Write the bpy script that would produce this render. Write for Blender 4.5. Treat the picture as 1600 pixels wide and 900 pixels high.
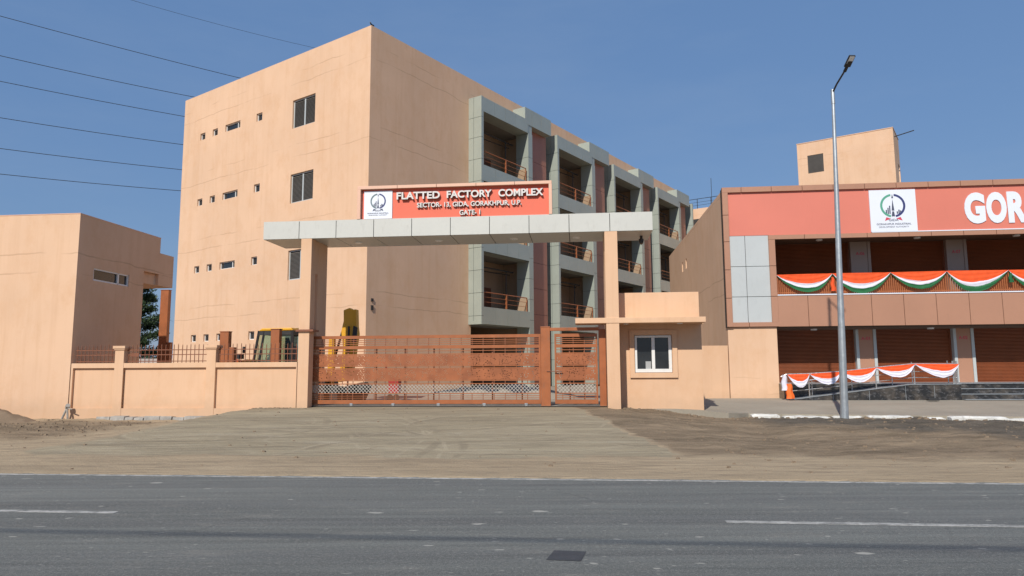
import bpy, bmesh, math, random
import numpy as np
from mathutils import Vector, Matrix, noise
random.seed(7)
for o in list(bpy.data.objects): bpy.data.objects.remove(o)
sc = bpy.context.scene
COL = sc.collection

# ------------------------------------------------------------------ camera
F_, P_, R_ = 1082.7, 0.115687, -0.005668
cam = bpy.data.cameras.new('camera'); camo = bpy.data.objects.new('camera', cam); COL.objects.link(camo)
Fv = Vector((0, math.cos(P_), math.sin(P_))); Rv = Vector((1, 0, 0)); Uv = Rv.cross(Fv)
R2 = Rv*math.cos(R_)+Uv*math.sin(R_); U2 = Uv*math.cos(R_)-Rv*math.sin(R_)
M = Matrix((R2, U2, -Fv)).transposed().to_4x4(); M.translation = Vector((0, 0, 1.7))
camo.matrix_world = M
cam.sensor_width = 36; cam.lens = F_/1600*36; cam.clip_start = .1; cam.clip_end = 6000
sc.camera = camo

# ------------------------------------------------------------------ sky, sun, exposure
SUN_AZ, SUN_EL = math.radians(201), math.radians(40)      # clockwise from +Y
w = bpy.data.worlds.new('World'); sc.world = w; w.use_nodes = True
nt = w.node_tree; bg = nt.nodes['Background']
sky = nt.nodes.new('ShaderNodeTexSky'); sky.sky_type = 'NISHITA'; sky.sun_disc = False
sky.sun_elevation = SUN_EL; sky.sun_rotation = SUN_AZ
sky.air_density = 1.35; sky.dust_density = .35; sky.ozone_density = 3.2
# light winter haze evens out the blue of the sky
smx = nt.nodes.new('ShaderNodeMix'); smx.data_type = 'RGBA'; smx.inputs[0].default_value = .70
smx.inputs[7].default_value = (1.28, 2.48, 5.0, 1); nt.links.new(sky.outputs[0], smx.inputs[6])
tcw = nt.nodes.new('ShaderNodeTexCoord'); mpw = nt.nodes.new('ShaderNodeMapping'); mpw.inputs['Scale'].default_value = (1.2, 1.2, 4.5)
nzw = nt.nodes.new('ShaderNodeTexNoise'); nzw.inputs['Scale'].default_value = 1.6; nzw.inputs['Detail'].default_value = 7; nzw.inputs['Roughness'].default_value = .62
nt.links.new(tcw.outputs['Generated'], mpw.inputs[0]); nt.links.new(mpw.outputs[0], nzw.inputs['Vector'])
mrw = nt.nodes.new('ShaderNodeMapRange'); mrw.inputs[1].default_value = .45; mrw.inputs[2].default_value = .8; mrw.inputs[3].default_value = 0; mrw.inputs[4].default_value = .22; nt.links.new(nzw.outputs[0], mrw.inputs[0])
vmx = nt.nodes.new('ShaderNodeMix'); vmx.data_type = 'RGBA'; vmx.inputs[7].default_value = (3.0, 4.0, 5.6, 1); nt.links.new(mrw.outputs[0], vmx.inputs[0]); nt.links.new(smx.outputs[2], vmx.inputs[6])
nt.links.new(vmx.outputs[2], bg.inputs[0]); bg.inputs[1].default_value = 0.10
sl = bpy.data.lights.new('sun', 'SUN'); so = bpy.data.objects.new('sun', sl); COL.objects.link(so)
sl.energy = 4.5; sl.angle = math.radians(.7); sl.color = (1, .94, .85)
sd = Vector((math.sin(SUN_AZ)*math.cos(SUN_EL), math.cos(SUN_AZ)*math.cos(SUN_EL), math.sin(SUN_EL)))
so.rotation_euler = sd.to_track_quat('Z', 'Y').to_euler(); so.location = sd*60
sc.view_settings.view_transform = 'Standard'; sc.view_settings.look = 'None'
sc.view_settings.exposure = 0; sc.view_settings.gamma = 1

# ------------------------------------------------------------------ frames
CA = 0.0965      # street frame: x along the kerb, y away from the road
AM = 0.6105      # big block's own frame
MU, MV = -26.504, 24.782          # its corner in that frame
def frame_pt(u, v, a=CA):
    return Vector((u*math.cos(a)+v*math.sin(a), -u*math.sin(a)+v*math.cos(a), 0))
def m2c(x, y):                    # block coordinates -> street coordinates
    p = frame_pt(MU+x, MV+y, AM)
    return (p.x*math.cos(CA)-p.y*math.sin(CA), p.x*math.sin(CA)+p.y*math.cos(CA))

# ------------------------------------------------------------------ materials
def nmat(name):
    m = bpy.data.materials.new(name); m.use_nodes = True
    return m, m.node_tree, m.node_tree.nodes['Principled BSDF']
def N(nt, t, **k):
    n = nt.nodes.new(t)
    for a, b in k.items(): setattr(n, a, b)
    return n
def geo_noise(nt, scale, vec=(1, 1, 1), detail=4, rough=.55):
    g = N(nt, 'ShaderNodeNewGeometry'); mp = N(nt, 'ShaderNodeMapping'); mp.inputs['Scale'].default_value = vec
    nt.links.new(g.outputs['Position'], mp.inputs[0])
    n = N(nt, 'ShaderNodeTexNoise'); n.inputs['Scale'].default_value = scale
    n.inputs['Detail'].default_value = detail; n.inputs['Roughness'].default_value = rough
    nt.links.new(mp.outputs[0], n.inputs['Vector']); return n.outputs[0]
def ramp(nt, src, a, b, lo=0., hi=1.):
    r = N(nt, 'ShaderNodeMapRange'); r.inputs[1].default_value = a; r.inputs[2].default_value = b
    r.inputs[3].default_value = lo; r.inputs[4].default_value = hi; nt.links.new(src, r.inputs[0]); return r.outputs[0]
def math_(nt, op, a, b=None, c=None):
    n = N(nt, 'ShaderNodeMath', operation=op)
    for i, x in enumerate((a, b, c)):
        if x is None: continue
        if isinstance(x, (int, float)): n.inputs[i].default_value = x
        else: nt.links.new(x, n.inputs[i])
    return n.outputs[0]
def mix(nt, f, a, b, mode='MIX'):
    n = N(nt, 'ShaderNodeMix', data_type='RGBA', blend_type=mode)
    for i, x in ((0, f), (6, a), (7, b)):
        if isinstance(x, (int, float)): n.inputs[i].default_value = x
        elif isinstance(x, (tuple, list)): n.inputs[i].default_value = (*x[:3], 1)
        else: nt.links.new(x, n.inputs[i])
    return n.outputs[2]
def bump(nt, b, h, strength=.2, dist=.02):
    n = N(nt, 'ShaderNodeBump'); n.inputs['Strength'].default_value = strength; n.inputs['Distance'].default_value = dist
    nt.links.new(h, n.inputs['Height']); nt.links.new(n.outputs[0], b.inputs['Normal'])
def sc3(c, k): return tuple(min(1, x*k) for x in c)

def paint(name, c, rough=.5, metal=0., var=.10, vscale=1.2, grime=0., spec=.5, bmp=.0):
    m, nt, b = nmat(name)
    n1 = geo_noise(nt, vscale); f = ramp(nt, n1, .3, .7)
    col = mix(nt, f, sc3(c, 1-var), sc3(c, 1+var*.6))
    if grime:
        n2 = geo_noise(nt, 7, (1, 1, .35), 6, .7); g = ramp(nt, n2, .55, .75, 0, grime)
        col = mix(nt, g, col, (.16, .12, .085))
    nt.links.new(col, b.inputs['Base Color'])
    b.inputs['Roughness'].default_value = rough; b.inputs['Metallic'].default_value = metal
    b.inputs['Specular IOR Level'].default_value = spec
    n3 = geo_noise(nt, 18, detail=2)
    nt.links.new(ramp(nt, n3, .3, .7, max(.05, rough-.08), min(1, rough+.1)), b.inputs['Roughness'])
    if bmp: bump(nt, b, geo_noise(nt, 30, detail=5), bmp, .01)
    return m

def plaster(name, c, lines=False, base_z=0.1, period=4.47, z0=5.0):
    m, nt, b = nmat(name)
    big = ramp(nt, geo_noise(nt, .35, detail=5), .3, .7)
    col = mix(nt, big, sc3(c, .93), sc3(c, 1.03))
    pat = ramp(nt, geo_noise(nt, 1.1, (1, 1, .7), 7, .7), .48, .68, 0, .48)
    col = mix(nt, pat, col, (c[0]*.88, c[1]*.80, c[2]*.70))
    fade = ramp(nt, geo_noise(nt, .8, (1, 1, .5), 5, .6), .55, .72, 0, .22)
    col = mix(nt, fade, col, (c[0]*1.05, c[1]*1.10, c[2]*1.18))
    st = ramp(nt, geo_noise(nt, 2.4, (1, 1, .05), 6, .7), .5, .74, 0, .38)
    col = mix(nt, st, col, (c[0]*.80, c[1]*.72, c[2]*.62))
    g = N(nt, 'ShaderNodeNewGeometry'); sx = N(nt, 'ShaderNodeSeparateXYZ'); nt.links.new(g.outputs['Position'], sx.inputs[0])
    # splashed soil on the lowest band
    zn = math_(nt, 'ADD', sx.outputs[2], math_(nt, 'MULTIPLY', geo_noise(nt, 2.5, detail=5), -.7))
    sp = ramp(nt, zn, base_z+.35, base_z-.15, 0, .35)
    col = mix(nt, sp, col, (.42, .29, .19))
    h = geo_noise(nt, 26, detail=6, rough=.7)
    if lines:
        wob = math_(nt, 'MULTIPLY', math_(nt, 'SUBTRACT', geo_noise(nt, .5, (1, 1, .15), 4), .5), .35)
        zz = math_(nt, 'ADD', sx.outputs[2], wob)
        for k, zo in enumerate((z0, z0+.72)):
            md = math_(nt, 'MODULO', math_(nt, 'ADD', zz, period*3-zo+period/2), period)
            d = math_(nt, 'ABSOLUTE', math_(nt, 'SUBTRACT', md, period/2))
            ln = ramp(nt, d, .012, .035, 1, 0)
            br = ramp(nt, geo_noise(nt, .33+.11*k, (1, 1, .1), 3), .42, .56, 0, .42)
            col = mix(nt, math_(nt, 'MULTIPLY', ln, br), col, (c[0]*.5, c[1]*.45, c[2]*.41))
    nt.links.new(col, b.inputs['Base Color']); b.inputs['Roughness'].default_value = .86
    b.inputs['Specular IOR Level'].default_value = .25
    bump(nt, b, h, .25, .012)
    return m

PEACH = (.70, .468, .312)
m_plast = plaster('peach plaster', PEACH, True)
m_plast2 = plaster('peach wall paint', (.70, .468, .312), True, .1, 20, 5.25)
m_plast_f = plaster('peach fence paint', (.69, .452, .292), False)
m_plast_in = plaster('shaded gallery plaster', (.38, .27, .18), False, -5)  # darker copy of the peach plaster, balcony shade put into its colour
m_grey = paint('grey composite cladding', (.38, .42, .37), .42, .25, .07, .6, .12)
m_beam = paint('pale grey cladding', (.53, .53, .49), .45, .1, .05, .5, .15)
m_pgrey = paint('cool grey cladding', (.50, .53, .53), .4, .1, .06, .6, .1)
m_pink = paint('copper cladding', (.36, .150, .100), .45, .1, .08, .8, .1)
m_tan = paint('tan cladding', (.43, .225, .145), .42, .1, .05, .5, .12)
m_tanl = paint('light tan cladding trim', (.68, .42, .30), .45, .05, .05, .5, .1)
m_coral = paint('coral flex sign face', (.64, .190, .135), .55, 0, .05, .4, .06)
m_red = paint('orange red sign face', (.72, .135, .072), .5, 0, .05, .6, .06)
m_wboard = paint('white sign board', (.72, .76, .84), .5, 0, .03, .8, .04)
m_white = paint('white letter paint', (.66, .63, .60), .5, 0, .04, 2, .12)
m_lside = paint('dull letter edge', (.22, .16, .13), .6)
m_green = paint('logo green', (.10, .36, .25), .5)
m_navy = paint('logo navy', (.035, .045, .16), .5)
m_slate = paint('faded logo ring', (.13, .19, .21), .5)
m_logored = paint('logo ribbon red', (.60, .06, .10), .5)
m_ink = paint('logo ink', (.06, .07, .12), .6)
m_gate = paint('rust brown gate paint', (.34, .108, .036), .45, 0, .16, 2.5, .35)
m_rail = paint('brown railing paint', (.22, .080, .040), .5, 0, .15, 3, .3)
m_dark = paint('dark joint', (.035, .033, .03), .8)
m_black = paint('dark interior', (.02, .018, .016), .9)
m_alum = paint('white window frame', (.74, .74, .72), .4, 0, .05, 2, .1)
m_galv = paint('galvanised steel', (.42, .45, .47), .42, .55, .15, 4, .2)
m_steel = paint('brushed steel tube', (.55, .55, .54), .3, .8, .1, 5)
m_yel = paint('machine yellow', (.72, .36, .015), .4, 0, .12, 2, .55)
m_cab = paint('black machine frame', (.03, .03, .03), .5, 0, .2, 3, .2)
m_rub = paint('rubber', (.03, .028, .026), .85, 0, .2, 5, .4)
m_redp = paint('faded red paint', (.38, .03, .025), .5, 0, .15, 3, .2)
m_seat = paint('grey vinyl', (.12, .12, .12), .6)
m_shut = paint('rolling shutter brown', (.205, .056, .019), .42, .1, .12, 1.5, .15)
m_louv = paint('dark louvre', (.10, .09, .08), .6)
m_orange = paint('orange cloth', (.74, .085, .012), .8, 0, .10, 5)
m_wcloth = paint('white cloth', (.66, .65, .74), .8, 0, .05, 5)
m_gcloth = paint('green cloth', (.010, .115, .035), .8, 0, .15, 5)
m_cone = paint('orange plastic', (.90, .16, .02), .5)
m_kerb = paint('whitewashed stone', (.62, .61, .57), .85, 0, .22, 4, .75, bmp=.6)
m_stone = paint('grey rubble', (.33, .31, .28), .9, 0, .3, 5, .3, bmp=.8)
m_mesh = paint('dusty wire', (.55, .50, .44), .6)
m_lens = paint('lamp lens', (.85, .87, .88), .25)
m_hazeb = paint('far wall', (.42, .36, .33), .9)

def glass_mat():
    m, nt, b = nmat('dark window glass')
    f = ramp(nt, geo_noise(nt, 1.2), .3, .7)
    nt.links.new(mix(nt, f, (.012, .014, .015), (.03, .034, .036)), b.inputs['Base Color'])
    b.inputs['Roughness'].default_value = .06; b.inputs['Specular IOR Level'].default_value = .6
    return m
m_glass = glass_mat()
def cabglass():
    m, nt, b = nmat('tinted cab glass')
    b.inputs['Base Color'].default_value = (.62, .78, .66, 1); b.inputs['Roughness'].default_value = .02
    tr = N(nt, 'ShaderNodeBsdfTransparent'); tr.inputs[0].default_value = (.60, .74, .64, 1)
    mx = N(nt, 'ShaderNodeMixShader'); mx.inputs[0].default_value = .12
    out = nt.nodes['Material Output']
    nt.links.new(tr.outputs[0], mx.inputs[1]); nt.links.new(b.outputs[0], mx.inputs[2]); nt.links.new(mx.outputs[0], out.inputs[0])
    return m
m_cglass = cabglass()
def granite():
    m, nt, b = nmat('black granite')
    v = ramp(nt, geo_noise(nt, 5, (1, 1, 2), 8, .75), .52, .62)
    col = mix(nt, v, (.022, .023, .025), (.10, .10, .105))
    d = ramp(nt, geo_noise(nt, 2, detail=5), .45, .8, 0, .5)
    nt.links.new(mix(nt, d, col, (.22, .18, .14)), b.inputs['Base Color'])
    b.inputs['Roughness'].default_value = .22; return m
m_gran = granite()
def shutter_perf():
    """gate plate: brown sheet with laser cut specks, really open"""
    m, nt, b = nmat('laser cut gate sheet')
    f = ramp(nt, geo_noise(nt, 2.5), .3, .7)
    nt.links.new(mix(nt, f, (.25, .078, .028), (.37, .118, .042)), b.inputs['Base Color']); b.inputs['Roughness'].default_value = .5
    tc = N(nt, 'ShaderNodeTexCoord')
    vo = N(nt, 'ShaderNodeTexVoronoi'); vo.inputs['Scale'].default_value = 19; nt.links.new(tc.outputs['Object'], vo.inputs['Vector'])
    hole = math_(nt, 'LESS_THAN', vo.outputs['Distance'], .28)
    n = N(nt, 'ShaderNodeTexNoise'); n.inputs['Scale'].default_value = 1.6; nt.links.new(tc.outputs['Object'], n.inputs['Vector'])
    blk = math_(nt, 'GREATER_THAN', n.outputs[0], .40)
    # keep a solid border round every leaf of the pattern
    sx = N(nt, 'ShaderNodeSeparateXYZ'); nt.links.new(tc.outputs['Object'], sx.inputs[0])
    md = math_(nt, 'MODULO', math_(nt, 'ADD', sx.outputs[0], 100.), .56)
    inb = math_(nt, 'MULTIPLY', math_(nt, 'GREATER_THAN', md, .05), math_(nt, 'LESS_THAN', md, .50))
    a = math_(nt, 'MULTIPLY', math_(nt, 'MULTIPLY', hole, blk), inb)
    tr = N(nt, 'ShaderNodeBsdfTransparent'); mx = N(nt, 'ShaderNodeMixShader')
    nt.links.new(a, mx.inputs[0]); nt.links.new(b.outputs[0], mx.inputs[1]); nt.links.new(tr.outputs[0], mx.inputs[2])
    nt.links.new(mx.outputs[0], nt.nodes['Material Output'].inputs[0]); return m
m_perf = shutter_perf()
def conc(name, c, stain=.35):
    m, nt, b = nmat(name)
    f = ramp(nt, geo_noise(nt, .5, detail=6, rough=.6), .3, .7)
    col = mix(nt, f, sc3(c, .82), sc3(c, 1.1))
    s = ramp(nt, geo_noise(nt, 1.1, (.35, 1, 1), 7, .7), .5, .7, 0, stain)
    col = mix(nt, s, col, (.22, .175, .125))
    s2 = ramp(nt, geo_noise(nt, 12, detail=4), .35, .65)
    col = mix(nt, math_(nt, 'MULTIPLY', s2, .25), col, sc3(c, 1.25))
    nt.links.new(col, b.inputs['Base Color']); b.inputs['Roughness'].default_value = .9
    bump(nt, b, geo_noise(nt, 14, detail=7, rough=.7), .35, .02); return m
m_pave = conc('dusty pavement concrete', (.30, .265, .21))
m_yard = conc('yard concrete', (.30, .26, .205))

# ------------------------------------------------------------------ mesh builder
ORG = {}
class MB:
    def __init__(s): s.v = []; s.f = []; s.m = []
    def face(s, pts, mi=0):
        i = len(s.v); s.v += [tuple(p) for p in pts]; s.f.append(list(range(i, i+len(pts)))); s.m.append(mi)
    def box(s, x0, x1, y0, y1, z0, z1, mi=0):
        i = len(s.v)
        s.v += [(x, y, z) for z in (z0, z1) for y in (y0, y1) for x in (x0, x1)]
        for q in ((0, 2, 3, 1), (4, 5, 7, 6), (0, 1, 5, 4), (2, 6, 7, 3), (0, 4, 6, 2), (1, 3, 7, 5)):
            s.f.append([i+k for k in q]); s.m.append(mi)
        return s
    def obox(s, c, ax, ay, az, mi=0):        # oriented box: centre and three half axes
        c, ax, ay, az = map(Vector, (c, ax, ay, az)); i = len(s.v)
        s.v += [tuple(c+ax*a+ay*b+az*d) for d in (-1, 1) for b in (-1, 1) for a in (-1, 1)]
        for q in ((0, 2, 3, 1), (4, 5, 7, 6), (0, 1, 5, 4), (2, 6, 7, 3), (0, 4, 6, 2), (1, 3, 7, 5)):
            s.f.append([i+k for k in q]); s.m.append(mi)
        return s
    def tube(s, pts, r, n=8, mi=0, cap=True):
        pts = [Vector(p) for p in pts]; rs = r if isinstance(r, (list, tuple)) else [r]*len(pts)
        base = len(s.v); up = Vector((0, 0, 1))
        for k, p in enumerate(pts):
            d = (pts[min(k+1, len(pts)-1)]-pts[max(k-1, 0)]).normalized()
            a = d.cross(up)
            if a.length < .05: a = d.cross(Vector((1, 0, 0)))
            a.normalize(); b = d.cross(a).normalized()
            for j in range(n):
                t = 2*math.pi*j/n; s.v.append(tuple(p+(a*math.cos(t)+b*math.sin(t))*rs[k]))
        for k in range(len(pts)-1):
            for j in range(n):
                s.f.append([base+k*n+j, base+k*n+(j+1) % n, base+(k+1)*n+(j+1) % n, base+(k+1)*n+j]); s.m.append(mi)
        if cap:
            s.f.append([base+j for j in range(n)][::-1]); s.m.append(mi)
            e = base+(len(pts)-1)*n; s.f.append([e+j for j in range(n)]); s.m.append(mi)
        return s
    def prism(s, poly, y0, y1, mi=0):        # polygon in x,z swept along y
        n = len(poly); i = len(s.v)
        s.v += [(x, y0, z) for x, z in poly]+[(x, y1, z) for x, z in poly]
        s.f.append([i+k for k in range(n)]); s.f.append([i+n+k for k in range(n)][::-1]); s.m += [mi, mi]
        for k in range(n):
            s.f.append([i+k, i+n+k, i+n+(k+1) % n, i+(k+1) % n]); s.m.append(mi)
        return s
    def sheet(s, rows, mi=0):                # grid of points
        i = len(s.v); nx = len(rows[0])
        for r in rows: s.v += [tuple(p) for p in r]
        for a in range(len(rows)-1):
            for b in range(nx-1):
                s.f.append([i+a*nx+b, i+a*nx+b+1, i+(a+1)*nx+b+1, i+(a+1)*nx+b]); s.m.append(mi)
        return s
    def wall(s, O, U, Nn, W, H, holes=(), depth=.15, mi=0):
        O, U, Nn = Vector(O), Vector(U), Vector(Nn); Z = Vector((0, 0, 1))
        us = sorted({0, W, *[h[0] for h in holes], *[h[1] for h in holes]}); zs = sorted({0, H, *[h[2] for h in holes], *[h[3] for h in holes]})
        P = lambda a, b, d=0: O+U*a+Z*b-Nn*d
        for a0, a1 in zip(us, us[1:]):
            for b0, b1 in zip(zs, zs[1:]):
                ca, cb = (a0+a1)/2, (b0+b1)/2
                if any(h[0] < ca < h[1] and h[2] < cb < h[3] for h in holes): continue
                s.face([P(a0, b0), P(a1, b0), P(a1, b1), P(a0, b1)], mi)
        for a0, a1, b0, b1 in holes:
            for (p, q) in (((a0, b0), (a1, b0)), ((a1, b0), (a1, b1)), ((a1, b1), (a0, b1)), ((a0, b1), (a0, b0))):
                s.face([P(*p), P(*q), P(*q, depth), P(*p, depth)], mi)
        return s
    def panels(s, O, U, Nn, us, zs, gap=.022, th=.03, mi=0, back=1):
        """cladding cassettes with open joints over a dark backing; U horizontal, Z up"""
        O, U, Nn = Vector(O), Vector(U), Vector(Nn); Z = Vector((0, 0, 1)); P = lambda a, b, d=0: O+U*a+Z*b+Nn*d
        s.face([P(us[0]+.004, zs[0]+.004), P(us[-1]-.004, zs[0]+.004), P(us[-1]-.004, zs[-1]-.004), P(us[0]+.004, zs[-1]-.004)], back)
        for i in range(len(us)-1):
            for j in range(len(zs)-1):
                a0 = us[i]+(gap/2 if i else 0); a1 = us[i+1]-(gap/2 if i < len(us)-2 else 0)
                b0 = zs[j]+(gap/2 if j else 0); b1 = zs[j+1]-(gap/2 if j < len(zs)-2 else 0)
                s.obox(P((a0+a1)/2, (b0+b1)/2, th/2+.002), U*((a1-a0)/2), Nn*(th/2), Z*((b1-b0)/2), mi)
        return s
    def build(s, name, mats, parent=None, label=None, smooth=False, org=(0, 0, 0), ang=CA, kind=None, bevel=0):
        if parent is not None: org = ORG[parent.name]
        me = bpy.data.meshes.new(name)
        me.from_pydata([(x-org[0], y-org[1], z-org[2]) for x, y, z in s.v], [], s.f)
        for m in (mats if isinstance(mats, (list, tuple)) else [mats]): me.materials.append(m)
        me.polygons.foreach_set('material_index', s.m)
        if smooth: me.polygons.foreach_set('use_smooth', [True]*len(s.f))
        me.update()
        o = bpy.data.objects.new(name, me); COL.objects.link(o); ORG[o.name] = org
        if parent is not None: o.parent = parent
        else:
            p = frame_pt(org[0], org[1], ang); o.location = (p.x, p.y, org[2]); o.rotation_euler = (0, 0, -ang)
        if label: o['label'] = label
        if kind: o['kind'] = kind
        if bevel:
            b = o.modifiers.new('bevel', 'BEVEL'); b.width = bevel; b.segments = 2; b.limit_method = 'ANGLE'
        return o
def thing(name, label, cat, org, ang=CA, group=None):
    o = bpy.data.objects.new(name, None); COL.objects.link(o); ORG[o.name] = org
    p = frame_pt(org[0], org[1], ang); o.location = (p.x, p.y, org[2]); o.rotation_euler = (0, 0, -ang)
    o['label'] = label; o['category'] = cat
    if group: o['group'] = group
    return o
def tag(o, label, cat, group=None):
    o['label'] = label; o['category'] = cat
    if group: o['group'] = group
    return o
def lin(a, b, n): return [a+(b-a)*i/n for i in range(n+1)]

def text_part(name, txt, x0, x1, z0, z1, yf, depth, mats, parent, bold=.02, spacing=1.0):
    """raised letters facing -y, fitted in the rectangle x0..x1, z0..z1, front face at yf, side material second"""
    cu = bpy.data.curves.new(name, 'FONT'); cu.body = txt; cu.offset = bold; cu.resolution_u = 5; cu.space_character = spacing
    cu.extrude = .5
    to = bpy.data.objects.new(name, cu); COL.objects.link(to)
    dg = bpy.context.evaluated_depsgraph_get(); me = bpy.data.meshes.new_from_object(to.evaluated_get(dg))
    bpy.data.objects.remove(to)
    co = np.array([v.co[:] for v in me.vertices]); mn, mxx = co.min(0), co.max(0)
    org = ORG[parent.name]; out = []
    for c in co:
        fx = (c[0]-mn[0])/(mxx[0]-mn[0]); fz = (c[1]-mn[1])/(mxx[1]-mn[1]); fy = (c[2]-mn[2])/(mxx[2]-mn[2])
        out.append((x0+(x1-x0)*fx-org[0], yf+depth*(1-fy)-org[1], z0+(z1-z0)*fz-org[2]))
    for v, p in zip(me.vertices, out): v.co = p
    me.materials.clear()
    for m in mats: me.materials.append(m)
    for p in me.polygons:
        p.material_index = 0 if abs(p.normal.z) > .9 else min(1, len(mats)-1)
    me.update()
    # normals were taken before reshaping, so recompute from new geometry
    for p in me.polygons: p.material_index = 0 if abs(p.normal.y) > .9 else min(1, len(mats)-1)
    o = bpy.data.objects.new(name, me); COL.objects.link(o); o.parent = parent; ORG[o.name] = org
    return o

def sstep(a, b, x):
    t = max(0., min(1., (x-a)/(b-a))) if b != a else float(x > a)
    return t*t*(3-2*t)
def fbm(x, y, s, o=4): return noise.fractal(Vector((x*s, y*s, 3.7)), 1.0, 2.0, o)
def kerb_v(u): return 24.55-(u-5.6)*.185 if u < 13.6 else 23.07-(u-13.6)*.03

# ------------------------------------------------------------------ GROUND
def drive_edge(v):       # right edge of the concrete apron, u at v
    return -.15+(23.0-v)*.20
def zpave(u, v):
    a = .31-.18*sstep(3.2, 6.0, u)
    return a+(.37-a)*sstep(24.2, 29.6, v)
def ground_z(u, v):
    if v < 10.9: return -.06
    e = 11.03+.07*fbm(u, v, .9)+.03*fbm(u, v, 4)
    if v < e: return -.012
    wl = sstep(-12.9, -10.9, u+.25*fbm(u, v, 1.1)); wr = 1-.92*sstep(.6, 4.8, u)
    if u > 0.9 and v > (kerb_v(u) if u > 4.9 else 23.95)+.25: return -.25
    if v > 23.7 and u <= .9: return .40
    t = sstep(12.3, 22.6, v)
    z = .012+.385*t*wl*wr
    n = fbm(u, v, .55, 5)
    rough = .012
    if u > drive_edge(v): rough = .06*sstep(0, 1.5, u-drive_edge(v))*sstep(12.6, 15, v)+.01
    if u < -11: rough = .012+.06*sstep(-11, -14, u)*sstep(15, 18, v)
    z += rough*n+rough*.45*fbm(u, v, 3.2, 3)
    # spoil ridge on the left, behind the sand strip
    if u < -15: z += .10*sstep(-15, -17.5, u)*math.exp(-((v-19.6-.3*fbm(u, 0, .4))/.7)**2)*(1+.8*fbm(u, v, 2))
    # shallow drain hollow before the kerb
    if u > 5: z -= .05*math.exp(-((v-kerb_v(u)+.35)/.35)**2)
    return z
us = sorted(set([-900, -500, -260, -140, -80, -50, -36]+[round(-30+.16*i, 3) for i in range(int(56/.16)+1)]+[28, 36, 50, 80, 140, 260, 500, 900]))
vs = sorted(set([-300, -120, -40, -10, 4, 10, 10.8, 10.95]+[round(11+.04*i, 3) for i in range(5)]+[round(11.2+.11*i, 3) for i in range(118)]+[24.3, 24.8, 25.5, 27, 30, 36, 45, 60, 90, 140, 220, 400, 800, 1600, 3000]))
g = MB(); g.sheet([[(u, v, ground_z(u, v)) for u in us] for v in vs])
ground = g.build('ground', [bpy.data.materials.new('sandy roadside ground')], kind='structure', smooth=True)
ca = ground.data.color_attributes.new('zone', 'FLOAT_COLOR', 'POINT')
zc = []
for v in vs:
    for u in us:
        de = drive_edge(v)+.22*fbm(u, v, .9)+.10*fbm(u, v, 4)
        drive = sstep(de+.05, de-.05, u)*sstep(-12.2, -10.5, u+.4*fbm(u, v, .6))*sstep(12.8, 14.2, v+.5*fbm(u, v, .5))
        soil = sstep(de-.02, de+.25, u)*sstep(12.4, 14.2, v+.9*fbm(u, v, .35)-.12*max(0, 6-u))
        soil = max(soil, sstep(-12.5, -15, u)*sstep(16.0, 17.4, v+.8*fbm(u, v, .5))*sstep(22.8, 21.6, v))
        dark = sstep(3.6, 7.5, u)*sstep(18.8, 22.2, v+1.6*fbm(u, v, .4))
        dark = max(dark, sstep(8, 11, u)*sstep(15.2, 16.8, v+.8*fbm(u, v, .4))*.75)
        zc += [drive, soil, dark, 1]
ca.data.foreach_set('color', zc)
m = ground.data.materials[0]; m.use_nodes = True; nt = m.node_tree; b = nt.nodes['Principled BSDF']
at = N(nt, 'ShaderNodeAttribute', attribute_name='zone'); sep = N(nt, 'ShaderNodeSeparateColor'); nt.links.new(at.outputs['Color'], sep.inputs[0])
def thr(ch, w=.18, s=3.):
    return ramp(nt, math_(nt, 'ADD', sep.outputs[ch], math_(nt, 'MULTIPLY', math_(nt, 'SUBTRACT', geo_noise(nt, s, (.4, 1, 1), 7, .7), .5), .9)), .5-w, .5+w)
n0 = ramp(nt, geo_noise(nt, .45, (.5, 1, 1), 7, .62), .3, .7)
sand = mix(nt, n0, (.325, .245, .155), (.44, .34, .222))
sand = mix(nt, ramp(nt, geo_noise(nt, 1.0, (.16, 1.6, 1), 6, .7), .47, .66, 0, .55), sand, (.215, .165, .11))
sand = mix(nt, ramp(nt, geo_noise(nt, 2.8, (.25, 1.7, 1), 8, .75), .50, .62, 0, .6), sand, (.19, .148, .10))
dr = mix(nt, n0, (.27, .225, .148), (.375, .318, .215))
dr = mix(nt, ramp(nt, geo_noise(nt, .9, (.22, 1.5, 1), 7, .68), .48, .64, 0, .6), dr, (.17, .14, .095))
dr = mix(nt, ramp(nt, geo_noise(nt, 2.4, (.18, 1.8, 1), 8, .75), .50, .60, 0, .6), dr, (.185, .152, .105))
dr = mix(nt, ramp(nt, geo_noise(nt, 3.1, (.2, 1.6, 1), 8, .75), .54, .64, 0, .5), dr, (.40, .355, .27))
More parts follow.
